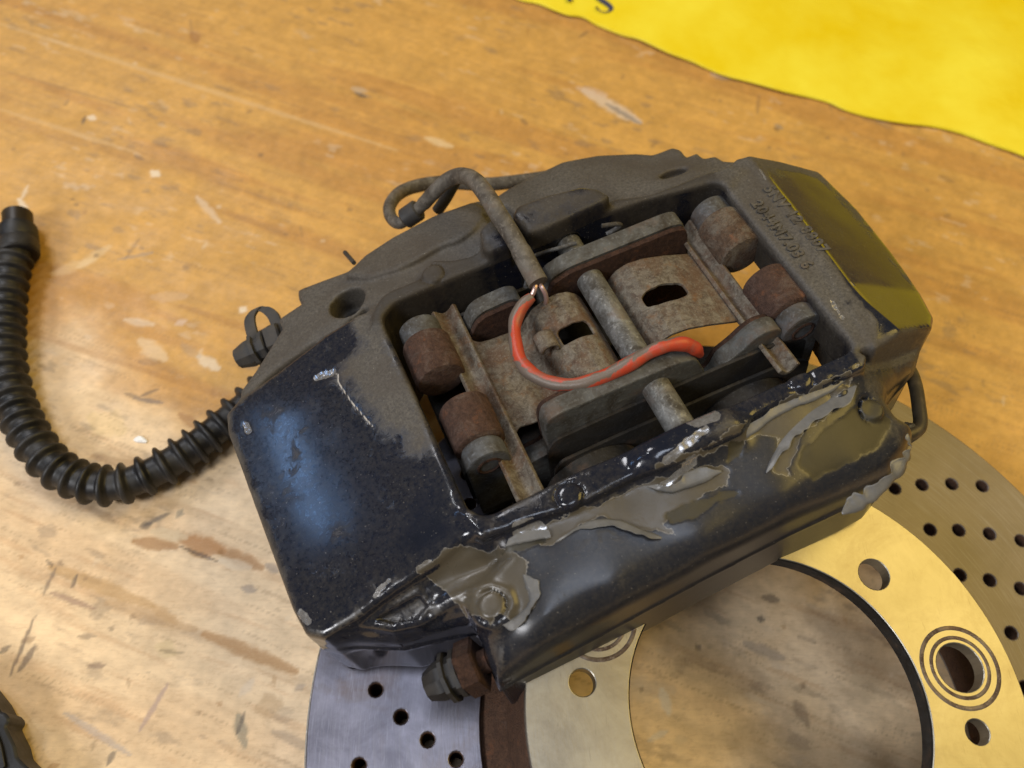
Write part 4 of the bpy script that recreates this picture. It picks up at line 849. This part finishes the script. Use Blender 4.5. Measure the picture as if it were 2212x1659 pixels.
# curled edges of the flaking film
def build_flakes():
    k = NT("curled_film"); n = k.noise(300, 5, .7); k.bump(n, .3)
    k.out(k.mix(n, (0.075, 0.076, 0.078), (0.19, 0.185, 0.175)), .34)
    for pts, wid, lift, curl in [([(1395, 1035, -3), (1450, 1010, -2.6), (1500, 985, -2.4), (1560, 958, -2.2), (1620, 935, -2.4), (1690, 885, -2.4), (1740, 865, -2.4), (1800, 835, -2.6), (1850, 800, -3)], (2.4, 1.2), 1.0, 1),
                                 ([(1962, 935, -16), (1968, 970, -17), (1950, 1010, -16), (1915, 1050, -16), (1870, 1085, -17), (1820, 1110, -17)], (2.6, 2.2), 2.0, -1),
                                 ([(1655, 1020, -5), (1690, 950, -4.6), (1730, 905, -4.2), (1790, 868, -4), (1850, 830, -4)], (3.0, 1.4), 1.2, -1),
                                 ([(1200, 1168, -4.5), (1265, 1130, -4), (1330, 1125, -4), (1385, 1145, -4.4), (1430, 1160, -4.8)], (1.6, .8), .8, -1),
                                 ([(1075, 1345, -9), (1110, 1340, -8), (1140, 1310, -7), (1148, 1280, -6.4), (1130, 1240, -5.6)], (1.8, .8), .9, -1),
                                 ([(1400, 1050, -3), (1450, 1060, -3.6), (1500, 1040, -3.6), (1560, 1018, -3.4)], (2.2, 1.4), 1.2, 1),
                                 ([(1090, 1180, -4), (1120, 1168, -3.6), (1170, 1158, -3.2), (1190, 1160, -3.2)], (1.6, 1.), .7, 1)]:
        P = smooth_path([Vector(at(*p)) for p in pts], 14); F = frames(P); bm = bmesh.new(); rows = []; up = Vector((0, 0, 1)); ph = pts[0][0] * .37
        for i, (p, (t, a, b)) in enumerate(zip(P, F)):
            sd = up.cross(t).normalized() * curl; q = i / len(P)
            env = min(1, q * 6, (1 - q) * 6)
            W = (wid[0] + wid[1] * 2.2 * (float(fbm(np.array(i * .10 + ph), np.array(ph), 5, 3)) - .5) * 2) * env + .15
            z0 = p.z - .4; zl = lift * (.6 + .8 * float(vnoise(np.array(i * .09 + ph), np.array(1.5), 8))) * env
            rows.append([bm.verts.new(Vector((p.x, p.y, z0)) + sd * W * f + up * zl * g) for f, g in ((-.35, -.1), (0, .25), (.5, .6), (.85, .75), (1, .95))])
        for A, B in zip(rows, rows[1:]):
            for j in range(4): bm.faces.new((A[j], A[j + 1], B[j + 1], B[j]))
        o = cobj("lacquer_flake", bm, k.m, BODY, angle=80); m = o.modifiers.new("t", 'SOLIDIFY'); m.thickness = .1 * S
build_flakes()

# cast numbers on the right-hand strip
def cast_text(txt, pa, pb, size, mat):
    cu = bpy.data.curves.new("cast", 'FONT'); cu.body = txt; cu.size = size; cu.extrude = .1; cu.bevel_depth = .22; cu.offset = .02; cu.resolution_u = 2; cu.space_character = 1.15
    ob = bpy.data.objects.new("cast", cu); C.objects.link(ob)
    me = bpy.data.meshes.new_from_object(ob.evaluated_get(bpy.context.evaluated_depsgraph_get())); bpy.data.objects.remove(ob)
    a = Vector(at(*pa)); b = Vector(at(*pb)); x = (b - a).normalized(); z = Vector((0, 0, 1)); y = z.cross(x)
    for v in me.vertices:
        p = a + x * v.co.x + y * v.co.y + z * (v.co.z + .2); v.co = (p - Vector(OFF)) * S
    me.name = "cast_number"; me.shade_smooth()
    return link("cast_number", me, mat, CAL)
CASTM = mat_dirty_metal("dusty_casting", (0.105, 0.092, 0.07), (0.05, 0.042, 0.032), .05, .7, .5)
cast_text("5NV 12 8807", (1648, 408, .1), (1800, 580, .1), 5.6, CASTM)
cast_text("2044M7.03 6", (1622, 440, .1), (1790, 650, .1), 5.6, CASTM)

# ---------------- pads: backing plate, friction block, shim, damper weights
def uw(v0): return lambda x, y, d: Vector((x, d, y))
def build_pad(far):
    s = 1 if far else -1; cu_ = 11.0; cv = 12.3
    fx = lambda x: cu_ + (x - cu_) * s                    # near pad is the far pad turned half round
    fv = lambda v: cv + (v - cv) * s
    ear = [(-37, -18), (-35.5, -11), (-32.5, -6), (-29, -4.2), (-18, -3.6), (-14.5, -6), (-13.5, -20)] if far else [(-37, -18), (-36, -9), (-33.5, -4.5), (-28, -3.2), (-24, -5), (-20, -9), (-14, -13), (-12, -20)]
    root_poly = ([(-58, -46), (-58, -26), (-40, -23)] if far else [(-29, -46), (-29, -24)]) + (ear if far else ear[2:] if False else ear) + [(-8.5, -22), (-6.5, -10), (-3, -1.5), (4, .8), (44, .8), (48.5, -.5), (50, -5), (50, -22)] + ([(51, -24), (51, -46)] if far else [(76, -26), (78, -46)])
    poly = round_poly([(fx(x), y) for x, y in root_poly], 2.0, 4)
    bm = bmesh.new(); prism(bm, poly, lambda x, y, d: Vector((x, d, y)), fv(35.2), fv(41.6), .9)
    pl = cobj("backing_plate", bm, PLATE)
    pl.name = "brake_pad"
    # rusty face layer on the inner side of the plate
    bm = bmesh.new(); prism(bm, [(a, b - 1.3) for a, b in poly], lambda x, y, d: Vector((x, d, y)), fv(33.2), fv(35.1), .5); cobj('rusted_face', bm, RUSTD, pl)
    # friction block
    q = [(fx(x), y) for x, y in [(-38, -50), (-37, -26), (-20, -24), (40, -24), (50, -28), (51, -50)]]
    bm = bmesh.new(); prism(bm, round_poly(q, 2), lambda x, y, d: Vector((x, d, y)), fv(30), fv(33.0), .6); cobj("friction_block", bm, RUSTD if far else DARK, pl)
    q = [(-58, -50), (-58, -28), (-36, -25), (20, -25), (28, -29), (28, -50)] if far else [(-5, -50), (-5, -29), (4, -25), (56, -25), (79, -28), (79, -50)]
    bm = bmesh.new(); prism(bm, round_poly([(fx(x), y) for x, y in q], 2), lambda x, y, d: Vector((x, d, y)), fv(15), fv(32.9), .8); cobj('brake_lining', bm, DARK, pl)
    for i, (t0, t1, top) in enumerate([(41.9, 43.2, -11), (46.0, 47.2, -19)]):
        q = [(fx(x), y) for x, y in [(-46, -50), (-45, top - 5), (-38, top), (-12, top + .5), (30, top), (48, top - 1), (51, top - 6), (52, -50)]]
        bm = bmesh.new(); prism(bm, round_poly(q, 2), lambda x, y, d: Vector((x, d, y)), fv(t0), fv(t1), .4); cobj("shim", bm, DARK, pl)
    for pu in (-20, 38):                                   # pistons behind the pad
        bm = bmesh.new(); lathe(bm, (fx(pu), fv(47), -38), (0, s, 0), [(0, 17), (1, 18), (16, 18)], 40); cobj("piston", bm, DARK, pl)
    for du in (-51.5, 63.5):
        x = du if far else (-48.5 if du < 0 else 64.0)
        ax = Vector((0, -s, 0)); vf = 35.6 if far else 36.0
        bm = bmesh.new(); r = 8.7
        ln = 17.5 if far else 17.0
        lathe(bm, (x, fv(vf), -9.5), ax, [(0, r - 1.2), (.6, r - .3), (1.4, r), (ln - 1.2, r + .1), (ln - .3, r - .5), (ln, r - 1.5)], 40)
        d = cobj("damper_weight", bm, RUST if du < 0 else (RUST if not far else mat_rust("brown_rust", (0.15, 0.095, 0.06), (0.07, 0.045, 0.03), (0.20, 0.17, 0.13), .45)), pl)
        # grey ear that carries the weight: rounded tab on the plate
        e = [(x - 7.4, -40), (x - 7.4, -9.5)] + [(x + 7.4 * math.cos(math.radians(q)), -9.5 + 7.4 * math.sin(math.radians(q))) for q in range(170, 5, -15)] + [(x + 7.4, -9.5), (x + 7.4, -40)]
        bm = bmesh.new(); prism(bm, e, lambda x_, y, d_: Vector((x_, d_, y)), fv(vf + .2), fv(vf + 7.2), 1.2); cobj("ear", bm, GREY, d)
        bm = bmesh.new(); lathe(bm, (x, fv(vf + 7.0), -9.5), (0, s, 0), [(0, 4.2), (.5, 4.2), (.7, 3.6), (.1, 3.0), (-.4, 1.2)], 28); cobj("rivet", bm, RUSTD, d)
    return pl
build_pad(True); build_pad(False)

# ---------------- guide pin and its clip
bm = bmesh.new(); lathe(bm, (10.8, 60, -8), (0, -1, 0), [(0, 4), (.8, 4.8), (97, 4.8), (98, 4.4)], 32); pin = cobj("guide_pin", bm, PIN)
bm = bmesh.new(); tube(bm, smooth_path(L3([(1135, 620, -2), (1150, 560, -4), (1170, 547, -3), (1200, 538, -1), (1245, 525, -1)]), 8), .75, 10); cobj("retaining_clip", bm, GREY, pin)
bm = bmesh.new(); tube(bm, smooth_path(L3([(1300, 488, 3), (1330, 484, 2), (1340, 488, 0), (1310, 506, -2)]), 8), .8, 10); cobj("retaining_clip", bm, GREY, pin)

# ---------------- spring
def build_spring():
    def sheet(name, us, vfun, wfun, mat, parent, th=1.1, nv=26, hole=None):
        bm = bmesh.new(); g = []
        for u in us:
            v0, v1 = vfun(u); g.append([bm.verts.new((u, v0 + (v1 - v0) * j / nv, wfun(u, v0 + (v1 - v0) * j / nv))) for j in range(nv + 1)])
        for i in range(len(us) - 1):
            for j in range(nv):
                c = (g[i][j].co + g[i + 1][j + 1].co) / 2
                if hole and hole(c.x, c.y): continue
                bm.faces.new((g[i][j], g[i + 1][j], g[i + 1][j + 1], g[i][j + 1]))
        for v in [v for v in bm.verts if not v.link_faces]: bm.verts.remove(v)
        if hole:
            for _ in range(4):                       # relax the outline of the slot
                bd = {v for e in bm.edges if len(e.link_faces) == 1 for v in e.verts}
                new = {v: sum((e.other_vert(v).co for e in v.link_edges if len(e.link_faces) == 1), Vector()) / 2 for v in bd if sum(len(e.link_faces) == 1 for e in v.link_edges) == 2 and hole(v.co.x, v.co.y, 1.6)}
                for v, c in new.items(): v.co = v.co.lerp(c, .6)
        o = cobj(name, bm, mat, parent, angle=50)
        if o.data.polygons and sum(p.normal.z for p in o.data.polygons) < 0: o.data.flip_normals()
        m = o.modifiers.new("t", 'SOLIDIFY'); m.thickness = th * S; m.offset = -1; m2 = o.modifiers.new("b", 'BEVEL'); m2.width = .3 * S; m2.segments = 2; m2.limit_method = 'ANGLE'
        return o
    # left wing
    def wl(u, v):
        w = np.interp(u, [-38, -36, -30, -22, -17.5, -16, -13, -8, -3, 1, 4, 6], [-11, -13, -14.5, -15, -14, -11.5, -7.5, -4.8, -4.2, -5.5, -8.5, -12])
        return float(w) - .4 * ((v - 11.5) / 18) ** 2
    hl = lambda u, v, g=0: (-9.5 - g < u < 2.2 + g) and (9.5 - g < v < 16.5 + g)
    spr = sheet("pad_spring", np.linspace(-38, 6, 74), lambda u: ((-7.5, 30.5) if u > -33 else (-7.5 - (-33 - u) ** 2 * .25, 30.5 + (-33 - u) ** 2 * .25)), wl, SPRING, CAL, nv=64, hole=hl)
    def wr(u, v):
        w = np.interp(u, [15.5, 17.5, 20, 24, 30, 38, 46, 50, 51], [-13, -9, -6, -4.2, -4.4, -6.8, -10, -11.5, -11.5])
        return float(w) - .3 * ((v - 11.5) / 18) ** 2
    hr = lambda u, v, g=0: ((u - 30) / (8.2 + g)) ** 2 + ((v - 13.2) / (3.9 + g)) ** 4 < 1
    sheet("spring_wing", np.linspace(15.5, 51, 62), lambda u: (-2.8 - .05 * (u - 20) - (3 if u > 49 else 0), 30.5 - .06 * (u - 30) + (2 if u > 49 else 0)), wr, SPRING, spr, nv=64, hole=hr)
    def bar(u0, u1, v0, v1, name):
        n = 10
        sheet(name, np.linspace(u0, u1, n), lambda u: (v0, v1), lambda u, v: -9.5 - 3.2 * math.sin(math.pi * (u - u0) / (u1 - u0)) ** 1.3 + .0006 * (v - 11) ** 2, GREY if False else SPRING, spr, 1.6, 40)
    bar(-44.5, -37, -34, 47, "spring_bar"); bar(49.5, 55.3, -29, 42, "spring_bar")
    # curled tongue
    bm = bmesh.new(); g = []
    for i in range(13):
        a = math.radians(-30 + 215 * i / 12); uu = -14.5 - 0 + 3.6 * math.cos(a) * 1.0; ww = -4.6 + 3.0 * math.sin(a)
        g.append([bm.verts.new((uu, v, ww)) for v in np.linspace(9.3, 16.3, 5)])
    g2 = []
    for A, B in zip(g, g[1:]):
        for j in range(4): bm.faces.new((A[j], A[j + 1], B[j + 1], B[j]))
    o = cobj("spring_tongue", bm, SPRING, spr); m = o.modifiers.new("t", 'SOLIDIFY'); m.thickness = 1.1 * S
build_spring()

# ---------------- wear sensor lead
def build_lead():
    g = mat_dirty_metal("dusty_grey_sleeve", (0.135, 0.12, 0.098), (0.055, 0.045, 0.034), 0, .6, .5)
    lead = None
    path = smooth_path(L3([(1163, 612, 4), (1140, 570, 6), (1110, 515, 9), (1080, 468, 12), (1050, 420, 13), (1022, 388, 10), (990, 380, 5), (955, 398, 0), (915, 440, -8), (885, 468, -13), (862, 482, -16), (845, 470, -18), (842, 445, -20), (862, 418, -24), (900, 402, -28), (960, 394, -32), (1050, 398, -36), (1130, 390, -38), (1230, 375, -40)]), 10)
    bm = bmesh.new(); tube(bm, path, lambda t: 3.55 if t < .085 else (3.0 + .3 * math.sin(t * 9)) * (1 if t < .45 else .9), 18); lead = cobj("sensor_lead", bm, g)
    bm = bmesh.new(); tube(bm, smooth_path(L3([(985, 388, -8), (965, 425, -14), (945, 455, -20)]), 8), 2.4, 14); cobj("second_strand", bm, DUSTY, lead)
    bm = bmesh.new(); lathe(bm, at(905, 452, -11), Vector(at(860, 483, -16)) - Vector(at(905, 452, -11)), [(0, 3.6), (.6, 4.3), (7, 4.3), (7.6, 3.7)], 20); cobj("lead_grommet", bm, DUSTY, lead)
    bm = bmesh.new()
    cp = NT("pinkish_copper"); cp.bump(cp.noise(1500, 2), .3); cp.out((0.62, 0.44, 0.40), .35, .7)
    tube(bm, smooth_path(L3([(1160, 605, 2), (1170, 620, 2), (1178, 635, 0), (1180, 648, -3), (1178, 656, -6)]), 6), .85, 10)
    tube(bm, smooth_path(L3([(1157, 608, 3), (1156, 620, 3), (1152, 632, 2), (1147, 640, 1)]), 6), .9, 10); cobj("bare_wire", bm, cp.m, lead)
    k = NT("scuffed_red_insulation")
    n = k.noise(60, 5, .7, 1.0); d = k.noise(500, 4, .7)
    gm = k.n.new("ShaderNodeNewGeometry"); 
    col = k.mix(k.step(n, .48, .66), (0.46, 0.055, 0.022), (0.24, 0.11, 0.08))
    col = k.mix(k.math('MULTIPLY', k.step(d, .5, .8), .5), col, (0.30, 0.12, 0.07))
    k.bump(d, .4, .0003); k.out(col, .42, 0, .5)
    rp = smooth_path(L3([(1149, 641, 1), (1128, 662, 0), (1113, 695, -1), (1113, 735, -1), (1124, 778, -1), (1150, 808, -1), (1195, 828, -1), (1245, 830, 0), (1300, 815, 1), (1360, 786, 2.5), (1405, 760, 3.5), (1440, 747, 4), (1475, 743, 2.5), (1500, 752, -.5), (1512, 766, -4.5)]), 12)
    bm = bmesh.new(); tube(bm, rp, lambda t: (2.3 + .12 * math.sin(t * 23) + .12 * math.sin(t * 61)) * (.75 + .25 * min(1, t * 14)) * (1 if t < .93 else 1 - .35 * (t - .93) / .07), 20)
    o = cobj("red_insulation", bm, k.m, lead)
    # dirt lies along the outer flank of the insulation: per-vertex mask with its own shape
    me = o.data; a = me.attributes.new("grime", 'FLOAT', 'POINT'); seg = 20
    vals = []
    for i in range(len(me.vertices)):
        r_, q = divmod(i, seg); t = r_ / (len(rp) - 1); ph = 2 * math.pi * q / seg
        vals.append(.5 + .5 * math.cos(ph - 2.2 - 1.2 * math.sin(t * 5)))
    a.data.foreach_set("value", vals)
    col2 = k.mix(k.step(k.math('ADD', k.attr("grime"), k.math('MULTIPLY', k.math('SUBTRACT', n, .5), .8)), .86, .92), col, (0.15, 0.115, 0.09)); k.set(k.b.inputs['Base Color'], col2)
build_lead()

# ---------------- bleed screws
def hexsq(q): 
    a = (q % (math.pi / 3)) - math.pi / 6; return math.cos(math.pi / 6) / math.cos(a)
def build_bleed(pa, pb, mats, loop=None, k=1.0):
    a = Vector(at(*pa)); b = Vector(at(*pb)); ax = b - a; Lg = ax.length
    bm = bmesh.new(); lathe(bm, a - ax.normalized() * 8, ax, [(0, 3), (9, 3), (9, 3.6), (Lg * .3, 3.6)], 20); sc = cobj("bleed_screw", bm, RUSTD)
    bm = bmesh.new(); lathe(bm, a, ax, [(0, 5.6 * k), (.6, 6.4 * k), (5.8, 6.4 * k), (6.4, 5.6 * k)], 6); cobj("hex_nut", bm, mats[0], sc, angle=20)
    r = 5.6 * k; s = Lg / 17
    bm = bmesh.new(); lathe(bm, a, ax, [(5.6 * s, r * .9), (6 * s, r), (7.4 * s, r), (7.6 * s, r * .82), (9.2 * s, r * .82), (9.4 * s, r * 1.05), (10.6 * s, r * 1.05), (10.9 * s, r * .8), (12 * s, r * .84), (13 * s, r * .82), (15.5 * s, r * .68), (17 * s, r * .6)], 10)
    cobj("rubber_cap", bm, mats[1], sc, angle=25)
    if loop:
        bm = bmesh.new(); P = smooth_path(L3(loop), 8); wd = ax.normalized() * 2.2; rr = []
        for p, (t, n1, n2) in zip(P, frames(P)):
            o_ = t.cross(ax).normalized() * .8
            rr.append([bm.verts.new(p + wd * x + o_ * y) for x, y in ((-1, -.8), (-.8, -1), (.8, -1), (1, -.8), (1, .8), (.8, 1), (-.8, 1), (-1, .8))])
        for A, B_ in zip(rr, rr[1:]):
            for q in range(8): bm.faces.new((A[q], A[(q + 1) % 8], B_[(q + 1) % 8], B_[q]))
        bm.faces.new(rr[0]); bm.faces.new(rr[-1]); cobj("cap_strap", bm, mats[1], sc)
    return sc
build_bleed((1040, 1432, -26), (926, 1484, -30), (RUSTD, RUBBER), k=1.33)
build_bleed((618, 728, -26), (515, 775, -30), (DUSTY, DUSTY), [(555, 748, -26), (545, 720, -22), (540, 690, -20), (552, 671, -19), (572, 668, -19), (590, 682, -20), (600, 705, -22), (612, 728, -24)], k=1.2)

# ---------------- cross pipe at the right end
k = NT("dark_pipe"); k.bump(k.noise(300, 4), .3); k.out(k.mix(k.step(k.noise(120, 4), .5, .7), (0.06, 0.05, 0.035), (0.14, 0.11, 0.07)), .45, .3)
bm = bmesh.new(); tube(bm, smooth_path(L3([(1940, 770, -40), (1965, 800, -38), (1978, 835, -36), (1985, 880, -34), (1988, 915, -33), (1978, 932, -32), (1950, 945, -31), (1915, 965, -32)]), 8), 2.3, 14)
cobj("crossover_pipe", bm, k.m)
bm = bmesh.new(); lathe(bm, at(1972, 928, -33), Vector(at(1930, 955, -32)) - Vector(at(1972, 928, -33)), [(0, 2.8), (.5, 3.4), (4, 3.4), (4.6, 2.8)], 6)
cobj("pipe_nut", bm, GREY, angle=20)
bm = bmesh.new(); tube(bm, L3([(745, 545, -22), (765, 568, -18)]), .9, 10); cobj("locating_stub", bm, DUSTY)

# ================================================================== SMALL DEBRIS ON THE BENCH
def chip(name, px, py, rx, ry, h, ang, mat, label, cat):
    p = world(px, py, 0); bm = bmesh.new(); n = 12; rs = []
    for rr, z in ((1, 0), (.95, h * .6), (.6, h)):
        rs.append([bm.verts.new(Vector(((rx * math.cos(q) * math.cos(ang) - ry * math.sin(q) * math.sin(ang)) * rr * (1 + .15 * math.sin(3 * q + px)), (rx * math.cos(q) * math.sin(ang) + ry * math.sin(q) * math.cos(ang)) * rr * (1 + .15 * math.sin(3 * q + px)), z))) for q in [2 * math.pi * i / n for i in range(n)]])
    for A, B in zip(rs, rs[1:]):
        for i in range(n): bm.faces.new((A[i], A[(i + 1) % n], B[(i + 1) % n], B[i]))
    bm.faces.new(rs[0]); bm.faces.new(rs[-1])
    o = bm_obj(name, bm, mat); o.location = (p[0] * S, p[1] * S, -.0003); tag(o, label, cat)
wm = NT("white_plastic"); wm.out((.9, .9, .88), .3); 
chip("white_crumb", 304, 950, 3.0, 1.5, 1.2, -.2, wm.m, "small white crumb lying inside the curve of the black hose", "crumb")
